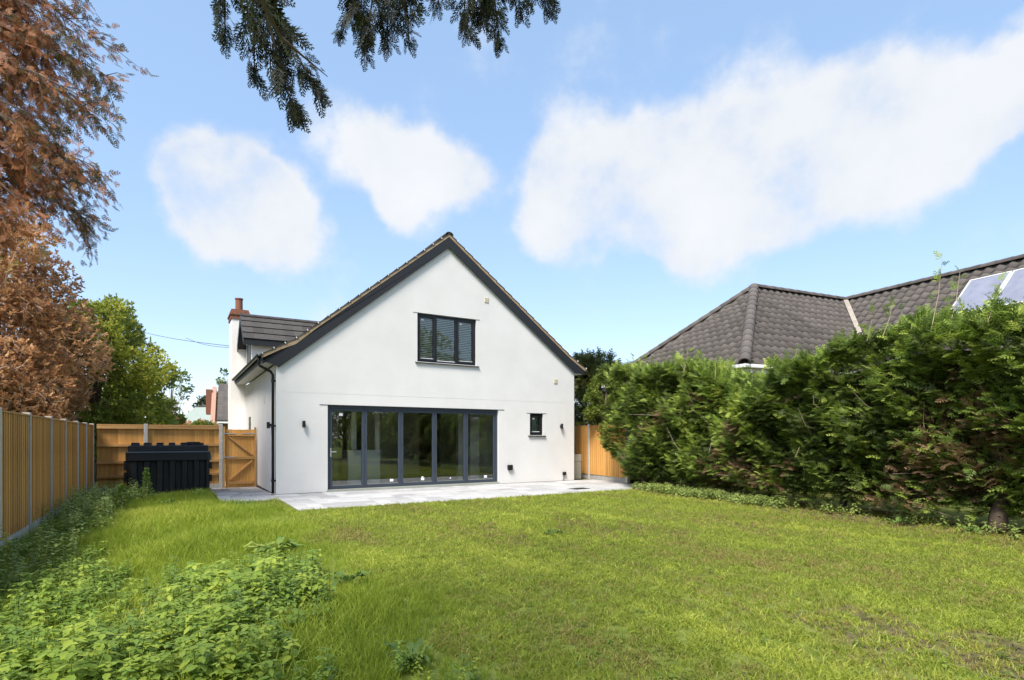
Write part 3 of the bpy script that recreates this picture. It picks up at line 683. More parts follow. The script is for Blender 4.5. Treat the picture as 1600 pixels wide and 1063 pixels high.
# ------------------------------------------------------------------ neighbouring bungalow
def build_bungalow():
    a = np.array([.914, .406]); ang = math.atan2(a[1], a[0]); C = np.array([5.98, 14.5])
    t = thing('bungalow', 'neighbouring bungalow with grey pantile hipped roof and solar panels rising behind the hedge', 'house', (C[0], C[1], 0), ang)
    EZ = 3.33; RZ = 6.50; HB = 3.25; HA = 3.84; LX = 9.6     # local x along a, y along b
    WX = HA+4.55                                             # wing ridge x
    WY0 = -9.0                                               # wing reaches toward the camera
    wl = MB(); wl.box(.35, LX+3, .35, 2*HB-.35, 0, EZ-.12); wl.box(WX-HB+.35, WX+HB-.35, WY0+.35, .345, 0, EZ-.12); wl.build('wall', M_PINK, t)
    # under-roof solid
    rf = MB()
    rf.add([(0,0,EZ),(LX+3,0,EZ),(LX+3,2*HB,EZ),(0,2*HB,EZ),(HA,HB,RZ),(LX+3,HB,RZ)], [(0,1,5,4),(3,4,5,2)[::1],(0,4,3),(1,2,5),(0,3,2,1)])
    rf.add([(WX-HB,WY0,EZ),(WX+HB,WY0,EZ),(WX+HB,HB,EZ),(WX-HB,HB,EZ),(WX,WY0,RZ),(WX,HB,RZ)], [(0,4,5,3),(1,2,5,4),(0,1,4),(0,3,2,1),(3,5,2)])
    rf.build('roof_deck', mat('under_roof', (.03, .027, .025), .9), t)
    # pantile: S profile
    tw, ex = .30, .325; n = 7
    xs = [tw*i/n for i in range(n+1)]; zs = [.030*math.sin(2*math.pi*(i/n)*1.0+.6)+.012 for i in range(n+1)]
    vv = []; ff = []
    for i in range(n+1): vv += [(xs[i], -.03, zs[i]+.021), (xs[i], ex+.04, zs[i]+.003), (xs[i], -.03, zs[i]-.004)]
    for i in range(n): ff += [(3*i, 3*i+3, 3*i+4, 3*i+1), (3*i+2, 3*i+5, 3*i+3, 3*i)]
    me = bpy.data.meshes.new('tile'); me.from_pydata(vv, [], ff); me.materials.append(M_PANT); me.polygons.foreach_set('use_smooth', [True]*len(me.polygons))
    from mathutils import Matrix, Vector
    fields = [  # origin, along, upslope horizontal dir, width, run, rise, inside(s, r): s along eave, r plan distance up
        ((0, 0, EZ), (1, 0), (0, 1), LX+3, HB, lambda s, r: s > r*HA/HB-.08 and s < (WX-HB+r)+.1),
        ((0, 2*HB, EZ), (0, -1), (1, 0), 2*HB, HA, lambda s, r: r/HA*HB-.08 < s < 2*HB-r/HA*HB+.08),
        ((WX-HB, HB, EZ), (0, -1), (1, 0), HB-WY0, HB, lambda s, r: s > HB-r-.1),
    ]
    inst = []
    for (og, al, up, wd, run, ins) in fields:
        rise = RZ-EZ; sl = math.hypot(run, rise); cs, sn = run/sl, rise/sl
        al3 = np.array((al[0], al[1], 0.0)); up3 = np.array((up[0]*cs, up[1]*cs, sn)); nn = np.cross(al3, up3)
        flip = 1
        if nn[2] < 0: nn = -nn
        for j in range(int(sl/ex)+1):
            for i in range(int(wd/tw)+1):
                s = i*tw; L0 = j*ex; r = (L0+ex/2)*cs
                if L0+ex*.8 > sl or not ins(s+tw/2, r): continue
                p = np.array(og)+al3*s+up3*L0+nn*.01
                inst.append((p, al3, up3, nn))
    Rw = np.array([[a[0], -a[1]], [a[1], a[0]]])
    def vis(p):
        w = Rw@p[:2]+C; py = HZ-(p[2]-CH)*F/w[1]; px = 800+F*w[0]/w[1]
        d = math.hypot(w[0], w[1]); front = px < 1680 and w[1] > 3
        lim = 600 if px < 1290 else 600-(px-1290)*.35
        return (0 if (front and py < lim) else 1, d)
    inst.sort(key=lambda q: vis(q[0]))
    sv = []; sf = []
    base = np.array(vv)
    for k, (p, x, y, z) in enumerate(inst):
        M = np.stack([x, y, z], 1)
        if np.linalg.det(M) < 0: x = -x; p = p-x*tw; M = np.stack([x, y, z], 1)
        if k < 290:
            o = bpy.data.objects.new('tile', me); col.objects.link(o); o.parent = t
            mm = Matrix([[*M[0], p[0]], [*M[1], p[1]], [*M[2], p[2]], [0, 0, 0, 1]]); o.matrix_local = mm
        else:
            b = len(sv); sv += [tuple(M@q+p) for q in base]; sf += [tuple(i+b for i in f) for f in ff]
    mm = bpy.data.meshes.new('tiling'); mm.from_pydata(sv, [], sf); mm.materials.append(M_PANT); mm.polygons.foreach_set('use_smooth', [True]*len(mm.polygons))
    o = bpy.data.objects.new('tiling', mm); col.objects.link(o); o.parent = t; o['kind'] = 'stuff'
    # ridge and hip tiles
    def run_tiles(p, q, rad, nm):
        p = np.array(p, float); q = np.array(q, float); L_ = np.linalg.norm(q-p); k = max(1, round(L_/.40)); d = (q-p)/L_; st = L_/k
        up = np.array((0, 0, 1.0)); x = np.cross(d, up); x /= np.linalg.norm(x); z = np.cross(x, d)
        m = MB(); nn = 8; P0 = []; P1 = []
        for i in range(nn+1):
            an = math.pi*i/nn; P0.append((math.cos(an)*rad*1.06, 0, math.sin(an)*rad*1.02)); P1.append((math.cos(an)*rad*.98, st+.03, math.sin(an)*rad*.94))
        E0 = [(v[0]*.84, v[1], v[2]*.84) for v in P0]
        m.add(P0+P1, [(i, i+1, nn+1+i+1, nn+1+i) for i in range(nn)]); m.add(P0+E0, [(i+1, i, nn+1+i, nn+2+i) for i in range(nn)])
        me_ = bpy.data.meshes.new(nm); me_.from_pydata(m.v, [], m.f); me_.materials.append(M_PANT)
        Mx = np.stack([x, d, z], 1)
        for i in range(k):
            c = p+d*st*i
            ob = bpy.data.objects.new(nm, me_); col.objects.link(ob); ob.parent = t
            ob.matrix_local = Matrix([[*Mx[0], c[0]], [*Mx[1], c[1]], [*Mx[2], c[2]], [0, 0, 0, 1]])
    run_tiles((-.05, -.05, EZ+.02), (HA, HB, RZ+.02), .15, 'hip_tile'); run_tiles((-.05, 2*HB+.05, EZ+.02), (HA, HB, RZ+.02), .13, 'hip_tile')
    run_tiles((HA, HB, RZ+.03), (LX+3, HB, RZ+.03), .13, 'ridge_tile'); run_tiles((WX, WY0, RZ+.03), (WX, HB, RZ+.03), .13, 'ridge_tile')
    MB().bar((WX-.15, HB-.15, RZ-.02), (WX-HB*.75, HB-HB*.75, RZ-.75*(RZ-EZ)+.12), .15, .07).build('valley_strip', M_LEAD, t)
    # gutters and fascia
    B(-.12, WX-HB, -.13, -.02, EZ-.09, EZ+.01).build('gutter', M_WHITE, t, .02); B(-.13, -.02, -.012, 2*HB, EZ-.09, EZ+.01).build('gutter', M_WHITE, t, .02)
    B(-.06, WX-HB, -.015, .3, EZ-.20, EZ-.095).build('fascia', M_WHITE, t); B(-.015, .3, .301, 2*HB, EZ-.20, EZ-.095).build('fascia', M_WHITE, t)
    # solar panels on the wing's left slope
    sl = math.hypot(HB, RZ-EZ); cs, sn = HB/sl, (RZ-EZ)/sl
    y3 = np.array((cs, 0, sn)); x3 = np.array((0, -1.0, 0)); z3 = np.array((-sn, 0, cs))
    for k in range(4):
        org = np.array((WX-HB, HB, EZ))+x3*(4.35+k*1.06)+y3*(sl-2.35)+z3*.10
        pr = bpy.data.objects.new('solar_panel', None); col.objects.link(pr); pr.parent = t
        Mx = np.stack([-x3, y3, z3], 1) if np.linalg.det(np.stack([x3, y3, z3], 1)) < 0 else np.stack([x3, y3, z3], 1)
        pr.matrix_local = Matrix([[*Mx[0], org[0]], [*Mx[1], org[1]], [*Mx[2], org[2]], [0, 0, 0, 1]])
        sgn = -1 if np.linalg.det(np.stack([x3, y3, z3], 1)) < 0 else 1
        x0, x1 = (0, 1.02) if sgn > 0 else (-1.02, 0)
        B(x0+.035, x1-.035, .035, 1.615, .0, .03).build('cell_sheet', M_PANEL, pr)
        fr = MB().box(x0, x1, 0, .034, 0, .04).box(x0, x1, 1.616, 1.65, 0, .04).box(x0, x0+.034, .0345, 1.6155, 0, .04).box(x1-.034, x1, .0345, 1.6155, 0, .04); fr.build('panel_frame', M_GALV if False else M_WHITE, pr)
    return t
build_bungalow()

# ------------------------------------------------------------------ vegetation
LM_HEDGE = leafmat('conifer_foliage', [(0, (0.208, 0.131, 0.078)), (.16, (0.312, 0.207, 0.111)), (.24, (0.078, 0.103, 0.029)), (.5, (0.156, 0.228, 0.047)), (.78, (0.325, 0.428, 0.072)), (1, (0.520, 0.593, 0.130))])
LM_RUST = leafmat('rust_foliage', [(0, (0.072, 0.072, 0.022)), (.22, (0.120, 0.090, 0.030)), (.4, (0.264, 0.102, 0.042)), (.75, (0.408, 0.168, 0.072)), (1, (0.480, 0.240, 0.096))])
LM_BROWN = leafmat('brown_leaves', [(0, (0.203, 0.128, 0.071)), (.5, (0.530, 0.289, 0.142)), (.85, (0.735, 0.459, 0.228)), (1, (0.408, 0.459, 0.142))])
LM_GREEN = leafmat('green_leaves', [(0, (0.101, 0.141, 0.030)), (.5, (0.255, 0.312, 0.053)), (1, (0.581, 0.563, 0.084))])
LM_DARK = leafmat('dark_foliage', [(0, (0.025, 0.038, 0.013)), (.6, (0.060, 0.085, 0.025)), (1, (0.169, 0.152, 0.034))])
LM_OVER = leafmat('overhang_foliage', [(0, (0.013, 0.014, 0.006)), (.6, (0.024, 0.028, 0.008)), (1, (0.054, 0.066, 0.015))], trans=.15)  # leaf colours darkened so the boughs read as backlit silhouettes
LM_LAWN = leafmat('lawn_blade', [(0, (0.285, 0.217, 0.082)), (.2, (0.426, 0.381, 0.113)), (.4, (0.231, 0.294, 0.045)), (.7, (0.354, 0.417, 0.057)), (1, (0.514, 0.548, 0.098))], inst=True, trans=0.45)
LM_LONG = leafmat('long_grass_blade', [(0, (0.195, 0.265, 0.030)), (.6, (0.337, 0.420, 0.045)), (1, (0.550, 0.528, 0.105))], inst=True, trans=0.45)
LM_NETTLE = leafmat('nettle_leaf', [(0, (0.090, 0.144, 0.039)), (.5, (0.200, 0.305, 0.046)), (1, (0.420, 0.491, 0.069))], inst=True, trans=0.4, spec=.35)
LM_WEED = leafmat('weed_leaf', [(0, (0.160, 0.208, 0.062)), (.5, (0.294, 0.371, 0.093)), (1, (0.536, 0.557, 0.139))], inst=True, trans=.3)
LM_DOCK = leafmat('dock_leaf', [(0, (0.091, 0.156, 0.039)), (.6, (0.182, 0.273, 0.052)), (1, (0.338, 0.390, 0.078))], trans=.3)

def build_hedge():
    hz = bpy.data.objects.new('conifer_hedge', None); col.objects.link(hz)
    tag(hz, 'tall ragged conifer hedge with brown bare patches along the lawn edge', 'hedge')
    Ln = 17.5
    ks = np.array([-1.5, .5, 1.5, 2.6, 3.5, 4.6, 5.5, 6.3, 7.2, 8.1, 9.0, 10.2, 12, 18]); kz = np.array([3.55, 3.5, 3.3, 3.35, 3.25, 2.8, 2.5, 2.6, 3.0, 3.3, 3.35, 3.2, 3.2, 3.4])
    top = lambda s: np.interp(s, ks, kz)
    def surf(s, z):    # how far the face bulges out of the base line
        return .20*sstep(1.5, -.3, s)*sstep(.8, 2.2, z)-.30*sstep(1.0, -.5, s)*sstep(1.8, .4, z)+.30*vnoise(s, z*1.2, 0, 1.0, 4)+.20*vnoise(s, z*1.4, 0, 2.6, 5)+.22*np.sin(np.clip(z/3.3, 0, 1)*math.pi)-.25*sstep(.7, .0, z)
    # solid dark core: stands in for the inner shade, stops see-through
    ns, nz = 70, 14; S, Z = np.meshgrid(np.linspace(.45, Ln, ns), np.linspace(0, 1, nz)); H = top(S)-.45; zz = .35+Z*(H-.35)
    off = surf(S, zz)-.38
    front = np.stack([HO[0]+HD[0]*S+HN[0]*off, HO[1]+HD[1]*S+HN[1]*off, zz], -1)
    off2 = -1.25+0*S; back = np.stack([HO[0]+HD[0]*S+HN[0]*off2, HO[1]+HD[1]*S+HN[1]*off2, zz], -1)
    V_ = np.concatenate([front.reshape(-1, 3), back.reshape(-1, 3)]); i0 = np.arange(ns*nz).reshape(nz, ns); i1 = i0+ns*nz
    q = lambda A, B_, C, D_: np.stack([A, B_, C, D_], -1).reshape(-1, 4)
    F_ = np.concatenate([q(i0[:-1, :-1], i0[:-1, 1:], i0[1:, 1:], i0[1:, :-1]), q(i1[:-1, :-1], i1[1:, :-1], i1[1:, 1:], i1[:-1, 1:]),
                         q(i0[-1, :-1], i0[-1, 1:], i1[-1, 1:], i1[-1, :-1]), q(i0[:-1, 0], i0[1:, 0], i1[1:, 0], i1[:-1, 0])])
    fmesh('shade_core', V_, F_, M_CORE, hz)
    # foliage sprays
    n = 33000; s = rng.uniform(-.75, Ln, n); s = np.where(rng.random(n) < .6, rng.uniform(-.75, 11.5, n), s)
    zt = top(s)+.10*vnoise(s, 0, 0, 4, 6)+.12*vnoise(s, 0, 0, 9, 26); u = rng.random(n); z = .22+u*(zt-.22)
    istop = rng.random(n) < .24; z = np.where(istop, zt-rng.random(n)*.25, z)
    dep = np.where(istop, -rng.random(n)*1.3+.1, -rng.random(n)**1.6*.42)
    off = surf(s, z)+dep+.02
    s = np.maximum(s, -.5+.75*sstep(1.9, .3, z)+rng.random(n)*.2); endc = s < -.2                                               # the rounded far end
    pos = np.stack([HO[0]+HD[0]*s+HN[0]*off, HO[1]+HD[1]*s+HN[1]*off, z], -1)
    pos[endc] += np.stack([-HN[0]*rng.uniform(0, 1.3, endc.sum()), -HN[1]*rng.uniform(0, 1.3, endc.sum()), np.zeros(endc.sum())], -1)
    r3 = rng.normal(0, .42, (n, 3))
    dirs = np.stack([np.full(n, HN[0]), np.full(n, HN[1]), np.full(n, .15)], -1)+r3+np.outer(rng.normal(0, .55, n), np.array([HD[0], HD[1], 0]))
    dirs[istop] = np.array([0, 0, .75])+rng.normal(0, .55, (istop.sum(), 3))+np.array([HN[0], HN[1], 0])*.3
    dirs[:, 2] += .25
    nr = np.tile(np.array([HN[0]*.35, HN[1]*.35, 1.0]), (n, 1))+rng.normal(0, .35, (n, 3))
    br = vnoise(s, z*1.1, 0, 1.25, 7)+.5*vnoise(s, z, 0, 3.5, 8)
    brown = (br > .55-.42*sstep(3, 6, s)*sstep(2.6, 1.0, z)) & (z < zt*.8) & (rng.random(n) < .42) & (s > 1.0)
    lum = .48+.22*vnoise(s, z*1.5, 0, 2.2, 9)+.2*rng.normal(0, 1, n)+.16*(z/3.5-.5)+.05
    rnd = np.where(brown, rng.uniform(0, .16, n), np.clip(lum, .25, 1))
    scl = rng.uniform(.13, .30, n)*np.where(istop, 1.15, 1)
    near = s > 4.5
    v1, f1, r1 = scatter_multi(SPRAYS_L, pos[near], dirs[near], nr[near], scl[near], rnd[near])
    v2, f2, r2 = scatter_multi(SPRAYS_L, pos[~near], dirs[~near], nr[~near], scl[~near], rnd[~near])
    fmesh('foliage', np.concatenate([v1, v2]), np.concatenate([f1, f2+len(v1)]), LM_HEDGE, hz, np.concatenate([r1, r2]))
    # leaders that stick up out of the top
    tw = MB(); vs = []; sp_ = []
    for (px, py, sx) in ((1472, 405, 9.3), (1500, 425, 9.5), (1395, 470, 8.7), (1075, 545, 3.4), (1010, 560, 1.7), (1560, 440, 10.2), (1245, 545, 6.6)):
        b = np.array([HO[0]+HD[0]*sx, HO[1]+HD[1]*sx]); k = (px-800)/F; zc = b[1]; tp = at(px, py, zc-.2); b3 = np.array([tp[0]-.1, tp[1]+.1, top(sx)-.15])
        tw.tube([b3, (b3+tp)/2+np.array((.03, 0, 0)), tp], [.006, .005, .003], 4)
        for i in range(9): 
            t_ = .35+.65*i/8; sp_.append(b3*(1-t_)+tp*t_)
    for i in range(46):                                          # feathery upright shoots
        sx = rng.uniform(-.3, 12); o_ = rng.uniform(-.9, .15); h_ = rng.uniform(.18, .5); zt_ = float(top(sx))
        b3 = np.array([HO[0]+HD[0]*sx+HN[0]*o_, HO[1]+HD[1]*sx+HN[1]*o_, zt_-.1]); tp = b3+np.array([rng.normal(0, .12), rng.normal(0, .12), h_+.1])
        tw.tube([b3, tp], [.005, .002], 4)
        for j in range(7): sp_.append(b3+(tp-b3)*(.2+.8*j/6))
    # bare stems and dead twigs
    for i in range(70):
        s0 = rng.uniform(.5, 11.5); z0 = rng.uniform(.15, 2.3); o0 = float(surf(s0, z0))-.05
        p0 = np.array([HO[0]+HD[0]*s0+HN[0]*o0, HO[1]+HD[1]*s0+HN[1]*o0, z0]); d = np.array([HN[0]*.25, HN[1]*.25, rng.uniform(-.3, 1)])+rng.normal(0, .45, 3); ln = rng.uniform(.2, .7)
        tw.tube([p0, p0+d*ln*.5+rng.normal(0, .03, 3), p0+d*ln], [.005, .004, .002], 4, False)
    tw.build('twigs', M_TWIG, hz)['kind'] = 'stuff'
    sp_ = np.array(sp_); m = len(sp_)
    v, f, r = scatter_multi(SPRAYS_L, sp_, rng.normal(0, .6, (m, 3))+np.array([0, 0, .5]), rng.normal(0, 1, (m, 3)), rng.uniform(.12, .22, m), rng.uniform(.3, .95, m)); fmesh('leader_foliage', v, f, LM_HEDGE, hz, r)
    for sx, rr, ln in ((.9, .07, 0), (3.2, .06, .1), (5.6, .05, -.1), (7.4, .07, .1), (8.6, .06, 0), (10.15, .12, -.25), (12, .1, 0)):
        b = np.array([HO[0]+HD[0]*sx-HN[0]*.25, HO[1]+HD[1]*sx-HN[1]*.25])
        if sx == 10.15: b = ground_px(1557, 834)
        q_ = -HN*.55; MB().tube([(b[0], b[1], -.15), (b[0]+q_[0]*.1, b[1]+q_[1]*.1, .25), (b[0]+q_[0]*.6+ln*.2, b[1]+q_[1]*.6, .75), (b[0]+q_[0]*1.3+ln*.3, b[1]+q_[1]*1.3, 1.7)], [rr*1.25, rr, rr*.85, rr*.4], 9).build('trunk', M_BARK, hz, smooth=True)
build_hedge()

def crown_tree(name, label, cx, cy, ctr_z, rx, rz, lm, n, leaf, trunk_r=.14, clumps=40, group=None, squash=1.0, twigs=0, gaps=.35, tones=(0, 1), sprigs=True, flat=None, base=0.0, cat='tree'):
    t = thing(name, label, cat, (cx, cy, -.1), 0, group)
    # clump centres fill the crown, more of them near its skin
    d = rng.normal(0, 1, (clumps, 3)); d /= np.linalg.norm(d, axis=1, keepdims=True); rr = rng.uniform(.45, .95, clumps)**.6
    cc = d*rr[:, None]*np.array([rx, rx*squash, rz]); cc[:, 2] += ctr_z
    cr = rng.uniform(.18, .38, clumps)*min(rx, rz)*1.15
    w = cr**2; k = rng.choice(clumps, n, p=w/w.sum())
    g = rng.normal(0, 1, (n, 3)); g /= np.linalg.norm(g, axis=1, keepdims=True); rad = rng.uniform(.35, 1.05, n)**.5
    pos = cc[k]+g*(rad*cr[k])[:, None]*np.array([1, 1, .8])
    ctr = np.array([0, 0, ctr_z]); outd = pos-ctr; outd /= (np.linalg.norm(outd, axis=1, keepdims=True)+1e-6)
    keep = pos[:, 2] > base; pos = pos[keep]; outd = outd[keep]; k = k[keep]; g = g[keep]; n = len(pos)
    dirs = outd*.5+g*.6+rng.normal(0, .5, (n, 3))+np.array([0, 0, .1]); nrm = rng.normal(0, .6, (n, 3))+np.array([0, 0, 1])+g*.4
    tone = np.clip(rng.uniform(tones[0], tones[1], clumps)[k]*.6+rng.uniform(tones[0], tones[1], n)*.4, 0, 1)
    v, f, r = scatter_multi(SPRIGS if sprigs else SPRAYS_L, pos, dirs, nrm, rng.uniform(.7, 1.3, n)*leaf, tone)
    fmesh('crown', v, f, lm, t, r)
    m = MB(); m.tube([(0, 0, -.2), (.05, .03, ctr_z*.35), (-.05, .05, ctr_z*.8), (0, 0, ctr_z+rz*.55)], [trunk_r*1.3, trunk_r, trunk_r*.7, trunk_r*.2], 8)
    m.build('trunk', M_BARK, t, smooth=True)
    br = MB()
    for i in range(min(clumps, 26)):
        z0 = rng.uniform(.25, .8)*ctr_z; e = cc[i]; mid = np.array([e[0]*.45, e[1]*.45, (z0+e[2])/2+.1])
        br.tube([(0, 0, z0), mid, e], [trunk_r*.38, trunk_r*.22, .012], 5, False)
    br.build('branches', M_BARK, t)
    if twigs:
        tv = MB()
        for i in range(twigs):
            j = rng.integers(0, n); p0 = pos[j]; d_ = outd[j]*rng.uniform(.1, .5)+rng.normal(0, .35, 3)+np.array([0, 0, .15]); l_ = rng.uniform(.25, .7)
            tv.tube([p0-d_*l_*.5, p0+rng.normal(0, .04, 3), p0+d_*l_*.6], [.012, .009, .004], 3, False)
        tv.build('twigs', M_TWIG, t)['kind'] = 'stuff'
    return t
# left-hand trees beyond the fence
b_ = at(2, 500, 16.5); crown_tree('copper_tree', 'rounded copper brown leaved tree leaning over the long side fence', b_[0]-.1, b_[1], 4.5, 2.5, 3.4, LM_BROWN, 14000, .18, .16, 70, twigs=2600, squash=1.0, base=1.2)
b_ = at(-40, 500, 15.0); crown_tree('copper_shrub', 'twiggy brown shrub at the foot of the copper tree behind the side fence', b_[0], b_[1], 2.6, 1.9, 2.0, LM_BROWN, 4200, .17, .1, 40, twigs=900, base=.6, tones=(0, .8), cat='shrub')
b_ = at(168, 560, 20.5); crown_tree('broadleaf_tree', 'dense green and yellowish tree between the copper tree and the thinner tree beyond', b_[0]-.4, b_[1], 3.5, 2.15, 3.2, LM_GREEN, 14000, .20, .16, 60, base=.8)
b_ = at(212, 600, 25); crown_tree('broadleaf_tree', 'yellowing lower tree sloping down behind the dense green tree', b_[0]-.2, b_[1], 2.5, 1.35, 2.1, LM_GREEN, 7000, .20, .12, 45, tones=(.35, 1), base=.6)
b_ = at(256, 620, 31); crown_tree('conical_tree', 'small conical green tree with a thin bare top beyond the back fence', b_[0], b_[1], 2.1, .85, 1.6, LM_GREEN, 4000, .2, .1, 40, tones=(0, .6), base=.5)
b_ = at(268, 600, 30.5); crown_tree('sparse_sapling', 'thin open sapling rising above the conical tree', b_[0], b_[1], 4.1, .9, 1.2, LM_GREEN, 260, .22, .05, 16, tones=(0, .5), base=.5)
b_ = at(300, 640, 36); crown_tree('shrub', 'brownish rounded shrub in front of the pale barn', b_[0], b_[1], 1.75, 1.0, 1.25, LM_BROWN, 3000, .2, .08, 30, tones=(.3, 1), base=.2, cat='shrub')
b_ = at(318, 650, 34); crown_tree('shrub', 'low dark green shrub beside the salmon brick house', b_[0], b_[1], 1.5, 1.1, 1.0, LM_GREEN, 3600, .2, .08, 30, tones=(0, .55), base=.2, cat='shrub')
b_ = at(245, 650, 33); crown_tree('shrub', 'dark green shrub just above the back fence below the conical tree', b_[0], b_[1], 1.3, 1.5, 1.0, LM_GREEN, 4200, .2, .08, 34, tones=(0, .45), base=.2, cat='shrub')
# right of the house
b_ = at(925, 600, 23); crown_tree('dark_conifer', 'dark conifer behind the right corner of the house', b_[0], b_[1], 2.7, 1.25, 2.2, LM_DARK, 4200, .42, .12, 40, sprigs=False, base=.6)
b_ = at(948, 600, 19.5); crown_tree('fence_shrub', 'rounded green shrub between the dark conifer and the hedge', b_[0], b_[1], 2.75, .62, 1.15, LM_GREEN, 3000, .16, .08, 30, tones=(0, .5), base=.5, cat='shrub')
b_ = at(352, 590, 40); crown_tree('slender_tree', 'slender open tree just left of the white chimney', b_[0]+.15, b_[1], 4.6, .6, 2.0, LM_GREEN, 420, .25, .07, 20, tones=(0, .5), base=.5)

# weeping rusty conifer: limbs enter from the left, sprays hang down and outward
def build_weeping():
    tr = np.array([-12.6, 10.4])
    t = thing('weeping_conifer', 'large conifer with drooping rust brown sprays hanging over the side fence', 'tree', (tr[0], tr[1], -.1), 0)
    base = np.array([tr[0], tr[1], -.1])
    MB().tube([(0, 0, -.2), (.1, 0, 3), (.0, .1, 7), (0, 0, 12.5)], [.36, .30, .22, .06], 10).build('trunk', M_BARK, t, smooth=True)
    br = MB(); pos = []; dirs = []; rn = []; sc_ = []
    ends = [(150, -40), (120, -20), (190, 60), (208, 118), (150, 95), (195, 180), (120, 140), (195, 262), (100, 210), (160, 250), (182, 345), (140, 300), (90, 290), (110, 345), (60, 330), (70, 160), (60, 60), (80, -10), (20, 40), (10, 130), (25, 230), (30, 300), (5, 340), (-40, 100), (-30, 250), (-60, 0), (45, 375), (15, 380), (100, 50), (135, 200)]
    for (px, py) in ends+[(a-rng.uniform(0, 40), b+rng.uniform(-35, 35)) for a, b in ends]:
        z = rng.uniform(8.8, 11.6); e = at(px-42, py, z)-base
        h0 = min(12.0, e[2]+rng.uniform(1.0, 2.6)); s0 = np.array([0, 0, h0-.3])
        m1 = s0*.55+e*.45+np.array([0, 0, rng.uniform(.5, .95)]); m2 = s0*.2+e*.8+np.array([0, 0, .35])
        path = [s0, s0*.8+m1*.2+np.array([0, 0, .15]), m1, m2, e]
        br.tube(path, [.055, .045, .03, .016, .006], 5, False)
        P = np.array(path)
        # hanging branchlets along the outer part
        nb = 28
        for i in range(nb):
            tt = rng.uniform(1.4, 4.0)**1.0; a = min(int(tt), 3); q = P[a]*(1-(tt-a))+P[a+1]*(tt-a) if a < 4 else P[4]
            out = (e-s0); out[2] = 0; out /= np.linalg.norm(out)+1e-6
            d = out*rng.uniform(.25, .8)+np.array([0, 0, -rng.uniform(.4, 1.0)])+rng.normal(0, .25, 3); d /= np.linalg.norm(d)
            ln = rng.uniform(.35, 1.0); br.tube([q, q+d*ln*.5+np.array([0, 0, .05]), q+d*ln], [.008, .006, .003], 3, False)
            tip = sstep(2.6, 4.0, tt)
            ns = int(5+ln*9)
            for j in range(ns):
                f_ = (j+.5)/ns; pos.append(q+d*ln*f_+rng.normal(0, .05, 3)); dirs.append(d+rng.normal(0, .42, 3)+np.array([0, 0, -.2])); sc_.append(rng.uniform(.12, .24))
                g = rng.uniform(.35, 1) if rng.random() > (.12+.5*tip*(px > 120)) else rng.uniform(0, .3); rn.append(g)
    br.build('branches', M_BARK, t)
    pos = np.array(pos); dirs = np.array(dirs); m = len(pos)
    v, f, r = scatter_multi(SPRAYS_L, pos, dirs, rng.normal(0, 1, (m, 3)), np.array(sc_), np.array(rn)); fmesh('crown', v, f, LM_RUST, t, r)
build_weeping()

